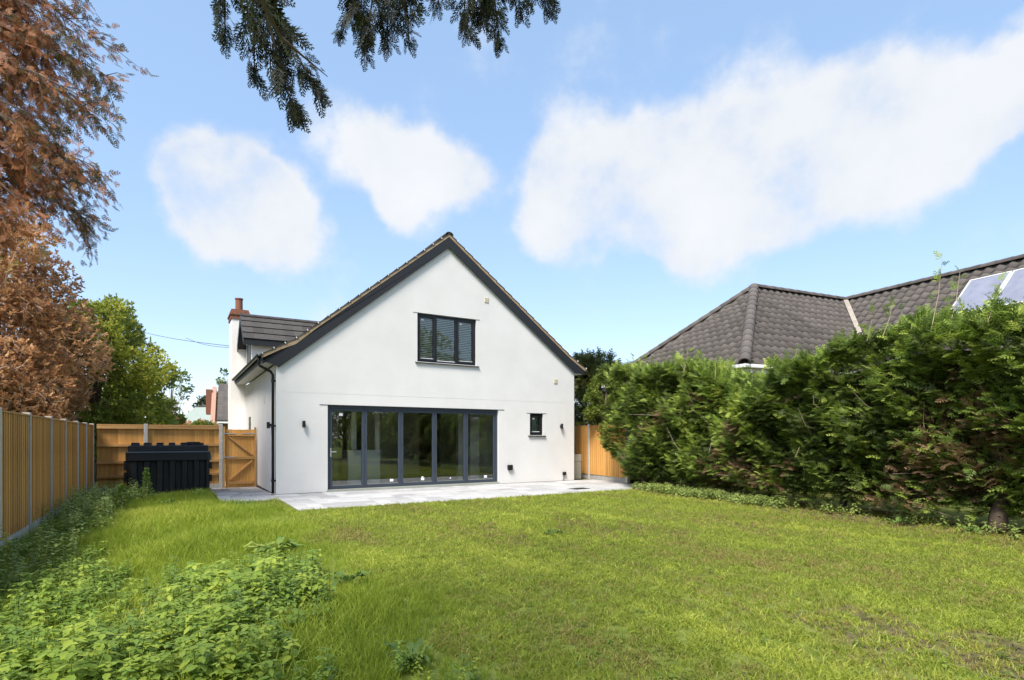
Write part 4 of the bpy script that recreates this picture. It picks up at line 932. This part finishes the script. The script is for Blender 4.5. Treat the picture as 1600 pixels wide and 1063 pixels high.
# conifer standing behind the photographer; a few of its boughs hang into the top of the view
def build_overhang():
    tr = np.array([-2.6, -2.4]); t = thing('overhanging_conifer', 'conifer whose boughs hang down, coloured as dark silhouettes, against the sky above the house', 'tree', (tr[0], tr[1], -.1), 0)
    base = np.array([tr[0], tr[1], -.1])
    MB().tube([(0, 0, -.2), (0, 0, 4), (.1, .1, 9.5)], [.3, .24, .05], 10).build('trunk', M_BARK, t, smooth=True)
    br = MB(); pos = []; dirs = []; sc_ = []; rn = []; nr = []
    # bough tip pixel, distance, spray size, how many
    boughs = [((385, -60), (505, 160), 4.6, .20, 46), ((400, -40), (462, 192), 4.6, .20, 56), ((350, -40), (352, 66), 4.6, .16, 26), ((395, -30), (398, 130), 4.6, .17, 28), ((440, 60), (512, 120), 4.6, .09, 7),
              ((575, -60), (530, 62), 5.4, .17, 34), ((590, -60), (568, 98), 5.4, .17, 44), ((605, -60), (606, 82), 5.4, .17, 40), ((625, -60), (640, 75), 5.4, .16, 34), ((560, -50), (560, 40), 5.4, .17, 26), ((650, -60), (640, 30), 5.4, .16, 16),
              ((700, -50), (678, 24), 5.6, .15, 14), ((740, -60), (728, 66), 5.6, .17, 36), ((765, -60), (782, 72), 5.6, .17, 44), ((755, -60), (750, 50), 5.6, .17, 30), ((800, -60), (815, 24), 5.6, .16, 20), ((840, -60), (862, 26), 5.6, .16, 20), ((830, -60), (830, 10), 5.6, .15, 14)]
    for (a, b, z, s, n) in boughs:
        A = at(a[0], a[1], z-.3)-base; E = at(b[0], b[1], z)-base; st = np.array([0, 0, min(9.0, A[2]+1.2)])
        br.tube([st, st*.5+A*.5+np.array([0, 0, .4]), A, A*.5+E*.5, E], [.05, .03, .014, .008, .003], 5, False)
        d0 = (E-A)/np.linalg.norm(E-A)
        for i in range(n):
            f_ = rng.random()**.8; sd = rng.normal(0, 1, 3); sd[1] *= .6
            pos.append(A+(E-A)*(f_*.92)+sd*.035*(1.2-f_)*z/4); dirs.append(d0+sd*.40); sc_.append(s*rng.uniform(.7, 1.25)*(1.1-.35*f_)*1.15); rn.append(np.clip(rng.uniform(0, .8)+.25*(f_ < .3), 0, 1)); nr.append((rng.normal(0, .4), -1, rng.normal(0, .5)))
    # the rest of its crown, above and behind the view
    for i in range(500):
        a = rng.uniform(0, 6.28); h = rng.uniform(4.2, 9.3); rr = (1-(h-3.5)/7)*2.6*rng.uniform(.3, 1)
        pos.append(np.array([math.cos(a)*rr, min(math.sin(a)*rr, .6), h])); dirs.append(np.array([math.cos(a), math.sin(a), -.4])+rng.normal(0, .4, 3)); sc_.append(.5); rn.append(rng.random()); nr.append((0, 0, 1.0))
    br.build('branches', M_BARK, t)
    pos = np.array(pos); m = len(pos); v, f, r = scatter_multi(SPRAYS, pos, np.array(dirs), np.array(nr)+rng.normal(0, .3, (m, 3)), np.array(sc_), np.array(rn)); fmesh('crown', v, f, LM_OVER, t, r)
build_overhang()
# trees at the far end of the garden, behind the photographer: the glass mirrors them
for i, (x, y, hh, r_) in enumerate(((9.5, -7, 3.6, 2.6), (5.2, -9.5, 4.2, 2.8), (1.0, -9, 3.8, 2.6), (-3.2, -10, 4.4, 2.8), (14.5, -3.5, 5.4, 2.8), (-7.6, -8.5, 4, 2.6), (18.5, 1.0, 5.6, 2.8))):
    crown_tree('garden_tree', 'leafy tree closing the garden, seen only mirrored in the door glass', x, y, hh, r_, hh*.85, LM_GREEN, 2600, .34, .16, 40, group='trees mirrored in the glass', base=.5)

# ------------------------------------------------------------------ ground cover (nobody could count it): instanced tufts
protocol = {}
def proto_coll(name, meshes, m):
    c = bpy.data.collections.new(name)
    for i, (v, f) in enumerate(meshes):
        me = bpy.data.meshes.new(name); me.from_pydata([tuple(q) for q in v], [], [tuple(q) for q in f]); me.materials.append(m)
        o = bpy.data.objects.new(name+'_clump', me); c.objects.link(o)
    return c
def tuft(n, hmin, hmax, w, spread, lean):
    v = []; f = []
    for i in range(n):
        a = random.uniform(0, 6.28); r_ = random.uniform(0, spread); bx, by = math.cos(a)*r_, math.sin(a)*r_
        hh = random.uniform(hmin, hmax); la = random.uniform(0, 6.28); l_ = random.uniform(.2, 1)*lean*hh; ww = w*random.uniform(.7, 1.3)
        ta = random.uniform(0, 6.28); tx, ty = math.cos(ta)*ww/2, math.sin(ta)*ww/2
        b = len(v); mx_, my_ = bx+math.cos(la)*l_*.35, by+math.sin(la)*l_*.35
        v += [(bx-tx, by-ty, -.01), (bx+tx, by+ty, -.01), (mx_-tx*.8, my_-ty*.8, hh*.6), (mx_+tx*.8, my_+ty*.8, hh*.6), (bx+math.cos(la)*l_, by+math.sin(la)*l_, hh*random.uniform(.82, 1))]
        f += [(b, b+1, b+3), (b, b+3, b+2), (b+2, b+3, b+4)]
    return v, f
def serrated_leaf(L_, W_, teeth=5):
    left = []; right = []
    for i in range(teeth*2+1):
        t = i/(teeth*2); w = W_*.5*math.sin(math.pi*min(1, t*.9+.12))**.8*(1-t**3)
        if i % 2: w *= .80
        left.append((-w, t*L_, -.10*L_*t*t+.10*w)); right.append((w, t*L_, -.10*L_*t*t+.10*w))
    mid = [(0, i/(teeth*2)*L_, -.10*L_*(i/(teeth*2))**2-.0) for i in range(teeth*2+1)]
    v = left+mid+right; k = teeth*2+1; f = []
    for i in range(k-1):
        f += [(i, i+1, k+i+1), (i, k+i+1, k+i), (k+i, k+i+1, 2*k+i+1), (k+i, 2*k+i+1, 2*k+i)]
    return np.array(v), f
def nettle(h=.4, leafL=.085, tiers=5, teeth=4):
    v = []; f = []
    v += [(-.004, 0, 0), (.004, 0, 0), (.003, .0, h), (-.003, 0, h)]; f += [(0, 1, 2), (0, 2, 3)]
    for t in range(tiers):
        z = h*(.35+.65*t/(tiers-1)); rot = t*math.pi/2+random.uniform(-.3, .3); sz = leafL*(1.15-.5*(t/(tiers-1))**2)*random.uniform(.85, 1.15)
        for s in range(2 if t < tiers-1 else 4):
            lv, lf = serrated_leaf(sz, sz*.62, teeth); a = rot+s*(math.pi if t < tiers-1 else math.pi/2); pt = random.uniform(-.45, .1)
            c, s_ = math.cos(pt), math.sin(pt); q = lv.copy(); q[:, 1], q[:, 2] = lv[:, 1]*c-lv[:, 2]*s_, lv[:, 1]*s_+lv[:, 2]*c
            q[:, 1] += .012; ca, sa = math.cos(a), math.sin(a); x = q[:, 0]*ca-q[:, 1]*sa; y = q[:, 0]*sa+q[:, 1]*ca
            b = len(v); v += [(x[i], y[i], q[i, 2]+z) for i in range(len(q))]; f += [tuple(j+b for j in k) for k in lf]
    return v, f
def stuff(name, label, cat, pos, rot, scl, rnd, coll):
    n = len(pos); me = bpy.data.meshes.new(name); me.vertices.add(n); me.vertices.foreach_set('co', np.asarray(pos, np.float32).ravel())
    for k, dt, a in (('rot', 'FLOAT_VECTOR', rot), ('scl', 'FLOAT', scl), ('rnd', 'FLOAT', rnd)):
        at_ = me.attributes.new(k, dt, 'POINT'); at_.data.foreach_set('vector' if dt == 'FLOAT_VECTOR' else 'value', np.asarray(a, np.float32).ravel())
    o = bpy.data.objects.new(name, me); col.objects.link(o); tag(o, label, cat, kind='stuff')
    ng = bpy.data.node_groups.new(name, 'GeometryNodeTree'); ng.interface.new_socket('Geometry', in_out='INPUT', socket_type='NodeSocketGeometry'); ng.interface.new_socket('Geometry', in_out='OUTPUT', socket_type='NodeSocketGeometry')
    N = ng.nodes.new; L = ng.links.new
    gi = N('NodeGroupInput'); go = N('NodeGroupOutput'); ci = N('GeometryNodeCollectionInfo'); ci.inputs['Collection'].default_value = coll; ci.inputs['Separate Children'].default_value = True; ci.inputs['Reset Children'].default_value = True
    ip = N('GeometryNodeInstanceOnPoints'); ip.inputs['Pick Instance'].default_value = True
    rv = N('FunctionNodeRandomValue'); rv.data_type = 'INT'; rv.inputs['Min'].default_value = 0; rv.inputs['Max'].default_value = len(coll.objects)-1
    def na(k, t):
        q = N('GeometryNodeInputNamedAttribute'); q.data_type = t; q.inputs['Name'].default_value = k; return q.outputs['Attribute']
    L(gi.outputs[0], ip.inputs['Points']); L(ci.outputs[0], ip.inputs['Instance']); L([s for s in rv.outputs if s.type == 'INT'][0], ip.inputs['Instance Index'])
    er = N('FunctionNodeEulerToRotation'); L(na('rot', 'FLOAT_VECTOR'), er.inputs[0]); L(er.outputs[0], ip.inputs['Rotation']); L(na('scl', 'FLOAT'), ip.inputs['Scale']); L(ip.outputs[0], go.inputs[0])
    md = o.modifiers.new('scatter', 'NODES'); md.node_group = ng
    return o
def in_view(x, y, m=80):
    px = 800+F*x/np.maximum(y, .1); return (y > 3.0) & (px > -m-150/np.maximum(y, 1)) & (px < 1600+m)
def on_paving(u, v): return ((u > -.08) & (u < 10.2) & (v > -3.60) & (v < 0)) | ((u > -1.34) & (u < .05) & (v > -1.18)) | ((u > -.1) & (u < 9.6) & (v > -.1) & (v < 10.6))
def hedge_d(x, y): return (x-HO[0])*HN[0]+(y-HO[1])*HN[1]
def field(n, x0, x1, y0, y1):
    x = rng.uniform(x0, x1, n); y = rng.uniform(y0, y1, n); return x, y
def lay(x, y, tilt=.15):
    n = len(x); z = ground_z(x, y); rot = np.stack([rng.normal(0, tilt, n), rng.normal(0, tilt, n), rng.uniform(0, 6.28, n)], -1)
    return np.stack([x, y, z], -1), rot
def build_cover():
    # mown lawn
    x, y = field(420000, -7, 12, 3.0, 16.5); u, v = uv(x, y); wear = lawn_wear(x, y)
    p = np.clip(26/(y**1.55), .06, 1.0)*(1-.88*wear)*np.clip(.75+.6*vnoise(x, y, 0, 9, 24), .25, 1)
    edge = -.35+.22*vnoise(v, 0, 0, 1.2, 10)
    ok = in_view(x, y) & ~on_paving(u, v) & (u > edge-.15) & (hedge_d(x, y) > -.5) & (rng.random(len(x)) < p)
    x, y, wear = x[ok], y[ok], wear[ok]
    P, Q = lay(x, y, .25); uu, vv_ = uv(x, y)
    tone = .58+.18*vnoise(x, y, 0, .9, 11)+.16*vnoise(uu, vv_*.5, 0, 3, 12)+.14*vnoise(x, y, 0, 8, 23)+rng.normal(0, .18, len(x)); dry = (vnoise(x, y, 0, 2.4, 13)+.5*vnoise(x, y, 0, 7, 21) > .35) & (rng.random(len(x)) < .25)
    tone = np.where(dry, rng.uniform(.1, .3, len(x)), tone); tone = np.where(rng.random(len(x)) < wear*.5, rng.uniform(0, .2, len(x)), tone)
    c = proto_coll('lawn_grass', [tuft(10, .014, .04, .006, .045, 1.6) for _ in range(4)], LM_LAWN)
    scl = rng.uniform(.7, 1.3, len(x))*(1+.06*np.maximum(0, y-5))*np.where(dry, .8, 1)
    stuff('lawn_grass', 'short mown yellow green grass with worn muddy streaks in front of the patio', 'grass', P, Q, scl, np.clip(tone, 0, 1), c)
    # long bright grass between the side fence and the lawn
    x, y = field(120000, -13, 1, 3.0, 17.5); u, v = uv(x, y)
    edge = -.30+.25*vnoise(v, 0, 0, 1.2, 10)
    fr = sstep(.5, -.3, u-edge)
    p = np.clip(11/(y**1.25), .10, 1.0)*fr
    ok = in_view(x, y) & ~on_paving(u, v) & (u > -4.15) & (v < 3.75) & (rng.random(len(x)) < p)
    x, y, u, v = x[ok], y[ok], u[ok], v[ok]; P, Q = lay(x, y, .2)
    hgt = (.38+.47*sstep(0, -1.8, u))*(.85+.35*vnoise(x, y, 0, 1.3, 14))*np.where((v > -1.5), .75, 1)
    tone = .5+.22*vnoise(x, y, 0, .8, 15)+rng.normal(0, .15, len(x))
    c = proto_coll('long_grass', [tuft(10, .07, .25, .007, .05, .85) for _ in range(4)], LM_LONG)
    stuff('long_grass', 'long bright green grass between the side fence and the mown lawn', 'grass', P, Q, rng.uniform(.6, 1.15, len(x))*np.clip(hgt, .3, 1.4)*(1+.02*y), np.clip(tone, 0, 1), c)
    # nettles
    x, y = field(30000, -9, 1, 3.0, 11.5); u, v = uv(x, y); px = 800+F*x/y; py = HZ+F*CH/y
    nz = vnoise(x, y, 0, 1.5, 16)+.5*vnoise(x, y, 0, 4, 17)
    right = 505+25*vnoise(0*y, y, 0, 2, 18)-.0*py
    m1 = (py > 895) & (px < right) & (nz > -.32)
    m2 = (u < -3.05+.3*nz) & (u > -4.1) & (py > 815) & (py < 960) & (nz > -.5)
    m3 = (px > 600) & (px < 745) & (py > 1046) & (nz > .0)
    ok = in_view(x, y, 200) & (m1 | m2 | m3) & (rng.random(len(x)) < np.clip(4.5/y, .3, .9)); x, y, py, nz, m2 = x[ok], y[ok], py[ok], nz[ok], m2[ok]; P, Q = lay(x, y, .12)
    c = proto_coll('nettle', [nettle(.34, .085), nettle(.40, .095), nettle(.28, .08, 4), nettle(.36, .09)], LM_NETTLE)
    scl = rng.uniform(.5, .9, len(x))*np.clip(.85+.3*nz, .5, 1.2)*np.where(m3[ok], .6, 1)*np.where(m2, .85, 1)
    stuff('nettle_patch', 'dense patch of nettles with toothed leaves spreading from the side fence over the long grass', 'nettles', P, Q, scl, np.clip(.5+.2*nz+rng.normal(0, .2, len(x)), 0, 1), c)
    # grey-green weeds at the foot of the side fence and by the tank
    x, y = field(22000, -12.5, -4, 4, 16); u, v = uv(x, y); nz = vnoise(x, y, 0, 1.6, 19)
    ok = (u > -4.1) & (u < -3.35+.35*nz+.6*sstep(-1.5, 1.2, v)) & (v > -9) & (v < 1.8) & (rng.random(len(x)) < np.where(v > -3.4, .45, .10)); x, y = x[ok], y[ok]; P, Q = lay(x, y, .2)
    cw = proto_coll('weeds', [nettle(.42, .07, 7, 3), nettle(.5, .06, 8, 3), nettle(.3, .08, 5, 3)], LM_WEED)
    stuff('fence_weeds', 'grey green weeds growing along the foot of the fence beside the black tank', 'weeds', P, Q, rng.uniform(.55, 1.15, len(x)), np.clip(rng.normal(.45, .2, len(x)), 0, 1), cw)
    # low weeds along the hedge foot, thickest where the patio meets the hedge
    x, y = field(40000, 2, 11, 6, 18.5); hd = hedge_d(x, y); s = (x-HO[0])*HD[0]+(y-HO[1])*HD[1]; nz = vnoise(x, y, 0, 1.6, 20); u, v = uv(x, y)
    wid = np.interp(s, [-1, .5, 1.5, 4, 6.2, 6.8, 12], [.25, .45, .85, .95, .75, .3, .3])
    ok = (hd > -.2) & (hd < wid+.15*nz) & ~on_paving(u, v) & in_view(x, y) & (rng.random(len(x)) < np.where(s < 6.5, .60, .16*(nz > 0))); x, y, s = x[ok], y[ok], s[ok]; P, Q = lay(x, y, .2)
    cw = proto_coll('hedge_weeds', [nettle(.26, .075, 5, 3), nettle(.2, .085, 4, 3)], LM_WEED)
    stuff('hedge_weeds', 'low blue green weeds along the foot of the conifer hedge', 'weeds', P, Q, rng.uniform(.5, 1.0, len(x)), np.clip(rng.normal(.35, .2, len(x)), 0, 1), cw)
build_cover()
def build_litter():
    x, y = field(5200, -4, 12, 3.2, 15); u, v = uv(x, y)
    ok = in_view(x, y) & ~on_paving(u, v) & (u > -.3) & (hedge_d(x, y) > .1) & (rng.random(len(x)) < np.clip(3.2/y, .2, .8)*np.where(hedge_d(x, y) < 1.5, 1, .28)); x, y = x[ok], y[ok]; P, Q = lay(x, y, .5); P[:, 2] += .018
    lv, lf = proto_leaf(); c = proto_coll('fallen_leaf', [(lv*.05, lf), (lv*.035, lf)], leafmat('fallen_leaf', [(0, (.12, .06, .03)), (.5, (.30, .19, .08)), (1, (.45, .38, .20))], inst=True))
    stuff('fallen_leaves', 'dry brown leaves and clippings lying on the mown lawn', 'leaves', P, Q, rng.uniform(.6, 1.2, len(x)), rng.random(len(x)), c)
    x, y = field(9000, -3, 12, 3.2, 15); u, v = uv(x, y); nz = vnoise(x, y, 0, 2.2, 25)
    ok = in_view(x, y) & ~on_paving(u, v) & (u > -.2) & (hedge_d(x, y) > .3) & (nz > .1) & (rng.random(len(x)) < np.clip(3.6/y, .2, .8)); x, y = x[ok], y[ok]; P, Q = lay(x, y, .2); P[:, 2] -= .015
    c = proto_coll('lawn_weed', [nettle(.06, .05, 3, 2), nettle(.05, .04, 3, 2)], LM_NETTLE)
    stuff('lawn_weeds', 'small clover and plantain leaves scattered through the mown lawn', 'weeds', P, Q, rng.uniform(.5, 1.0, len(x)), np.clip(rng.normal(.35, .2, len(x)), 0, 1), c)
build_litter()
def build_clods():
    x, y = field(60000, -2, 12, 3.2, 13); u, v = uv(x, y); w = lawn_wear(x, y)
    ok = in_view(x, y) & ~on_paving(u, v) & (u > .3) & (hedge_d(x, y) > .0) & (rng.random(len(x)) < w**1.5*np.clip(3.5/y, .15, .9)*.6); x, y = x[ok], y[ok]; P, Q = lay(x, y, 1.5)
    def clod():
        d = np.array([(0,0,1),(1,0,0),(0,1,0),(-1,0,0),(0,-1,0),(0,0,-1)], float); d = d*rng.uniform(.5, 1.2, (6, 1))*np.array([1, 1, .65])*.018
        return d, [(0,1,2),(0,2,3),(0,3,4),(0,4,1),(5,2,1),(5,3,2),(5,4,3),(5,1,4)]
    c = proto_coll('soil_clod', [clod() for _ in range(4)], leafmat('soil_clod', [(0, (.035, .026, .016)), (1, (.12, .09, .055))], inst=True, trans=.0, rough=.95, spec=.1))
    stuff('soil_clods', 'crumbs of dark soil in the worn streaks of the lawn', 'soil', P, Q, rng.uniform(.35, 1.3, len(x)), rng.random(len(x)), c)
build_clods()

# broad-leaved docks and single weeds one can tell apart
def dock(px, py, n, L_, label, name='dock_plant', up=.5, tone=(.2, 1)):
    p = ground_px(px, py, -.04); z0 = float(ground_z(p[0], p[1])); t = thing(name, label, 'plant', (p[0], p[1], z0))
    for i in range(n):
        a = i*2.4+random.uniform(-.4, .4); el = random.uniform(.15, 1.1)*up; ln = L_*random.uniform(.6, 1.1); w = ln*.36; k = 6
        V_ = []; F_ = []
        for j in range(k+1):
            tt = j/k; r_ = .05+ln*tt; zz = ln*(math.sin(el)*tt*1.3-.55*tt*tt)+.06; ww = w*.5*math.sin(math.pi*min(1, tt*.92+.06))**.7+.004; wob = .02*math.sin(j*2.1+i)
            for s in (-1, 0, 1): V_.append((math.cos(a)*r_-math.sin(a)*ww*s, math.sin(a)*r_+math.cos(a)*ww*s, zz+abs(s)*ww*.3+wob*abs(s)))
        for j in range(k):
            for c in range(2):
                b = j*3+c; F_ += [(b, b+1, b+4), (b, b+4, b+3)]
        o = fmesh('leaf', V_, F_, LM_DOCK, t, np.full(len(V_), random.uniform(*tone))); o.data.polygons.foreach_set('use_smooth', [True]*len(F_))
    return t
dock(428, 872, 16, .30, 'large dock with broad pale leaves at the edge of the mown lawn', up=.9)
dock(540, 925, 9, .20, 'small dark dock where the nettles meet the mown lawn', tone=(0, .4), up=.9)
dock(312, 778, 12, .30, 'pale yellow green dock in the long grass before the black tank', tone=(.6, 1), up=.8)
dock(378, 795, 9, .16, 'low dark dock by the corner of the side path', tone=(0, .3))
dock(268, 792, 9, .2, 'leafy dock in the long grass below the black tank', up=1.0)
dock(640, 1056, 9, .13, 'dark leaved dock at the lawn edge among the nearest nettles', tone=(0, .4), up=.9)
dock(865, 840, 7, .12, 'small flat weed in the mown lawn before the patio', tone=(0, .35))
dock(1520, 842, 9, .16, 'small weed at the foot of the thick hedge trunk', tone=(.1, .5), up=.9)
dock(1400, 826, 8, .18, 'leafy weed on the bare soil under the hedge', tone=(.1, .5), up=.9)
def stalk_weed(px, py, hgt, label):
    p = ground_px(px, py, -.08); t = thing('tall_weed', label, 'plant', (p[0], p[1], float(ground_z(p[0], p[1]))))
    MB().tube([(0, 0, 0), (.02, 0, hgt*.5), (.0, .02, hgt)], [.008, .006, .002], 5).build('stem', M_TWIG, t)
    m = 150; z = rng.uniform(.15, 1, m)**.8*hgt; a = rng.uniform(0, 6.28, m); r_ = (1-z/hgt)*.22*rng.uniform(.2, 1, m)
    pos = np.stack([np.cos(a)*r_, np.sin(a)*r_, z], -1); d = np.stack([np.cos(a), np.sin(a), np.full(m, .8)], -1)
    v, f, r = scatter_multi(SPRIGS, pos, d, rng.normal(0, .5, (m, 3))+np.array([0, 0, 1]), rng.uniform(.05, .09, m), rng.uniform(.3, .8, m)); fmesh('leaves', v, f, LM_DOCK, t, r)
stalk_weed(229, 790, .80, 'tall feathery weed standing in front of the black tank')
stalk_weed(190, 800, .55, 'shorter feathery weed at the left end of the black tank')

# ------------------------------------------------------------------ distance
def build_far():
    # salmon brick house behind the chimney
    zf = 34.0; c = at(339, 660, zf); t = thing('brick_house', 'salmon brick house end with a dark pantile roof left of the white chimney', 'house', (c[0], c[1], 0), R(26))
    s = zf/F; x0 = (334-345)*s; xr = 60*s; e = CH+(HZ-660)*s; rz = CH+(HZ-594)*s
    w = MB().box(x0+.05, xr, .3, 7, -.1, e); w.prism_x([(.31, e), (7, e), (3.65, rz-.1)], x0+.05, x0+.3); w.build('wall', M_PINK, t)
    rf = MB().prism_x([(-.1, e-.05), (-.1, e+.1), (3.65, rz+.1), (7.4, e+.1), (7.4, e-.05), (3.65, rz-.1)][::-1], x0+.42, xr+.3); rf.build('roof', M_TILE, t)
    tm = MB().box(-.14, .14, 0, .36, 0, .035); me = bpy.data.meshes.new('tile'); me.from_pydata(tm.v, [], tm.f); me.materials.append(M_PANT)
    an = math.atan2(rz-e, 3.75); sl = math.hypot(rz-e, 3.75)
    for j in range(int(sl/.34)):
        for i in range(5):
            f_ = (j*.34)/sl; share('tile', me, t, (x0+.56+i*.285+(j % 2)*.02, -.1+3.75*f_, e+.105+(rz-e)*f_), (an+.05, 0, 0))
    B(x0+.42, xr, -.2, -.1, e-.06, e+.04).build('gutter', M_WHITE, t)
    MB().prism_x([(3.0, e+.6), (4.3, e+.6), (4.3, rz-.35), (3.0, rz-.35)], x0-.30, x0+.05).build('chimney', M_BRICK, t)
    # pale sheet-roofed barn
    zb = 75.0; s = zb/F; a = at(275, 630, zb); b = at(352, 626, zb)
    t = thing('barn', 'long barn with pale green sheet roof in the distance beyond the shrubs', 'barn', (a[0], a[1], 0), 0)
    L_ = b[0]-a[0]; hz_ = a[2]
    B(-3, L_+3, 6, 16, -.1, 3.6).build('wall', M_BARN, t)
    MB().prism_x([(5.4, 3.4), (11, hz_), (11, hz_+.1), (5.4, 3.5)][::-1], -3.5, L_+3.5).build('roof', M_BARN, t); MB().prism_x([(16.6, 3.4), (16.6, 3.5), (11.02, hz_+.1), (11.02, hz_)][::-1], -3.5, L_+3.5).build('roof', M_BARN, t)
    B(-3.5, L_+3.5, 10.8, 11.2, hz_+.1, hz_+.3).build('ridge_cap', M_TILE, t)
    b_ = at(326, 628, 110); crown_tree('far_tree', 'far tree showing over the barn ridge', b_[0], b_[1], 6.2, 2.6, 2.9, LM_DARK, 1500, .5, .2, 24)
    # telephone wires from beyond the trees to the chimney
    for k, (p0, p1, l) in enumerate(((at(196, 512, 30), at(361, 541, 21.2), 'upper overhead wire running from the green tree to the chimney'), (at(290, 528, 30), at(361, 543.5, 21.3), 'lower overhead wire meeting the upper one near the chimney'))):
        m = MB(); q = [p0*(1-i/10)+p1*(i/10)-np.array((0, 0, .12*math.sin(math.pi*i/10))) for i in range(11)]; m.tube(q, .011, 5); tag(m.build('overhead_wire', M_BLACK, None), l, 'wire')
build_far()
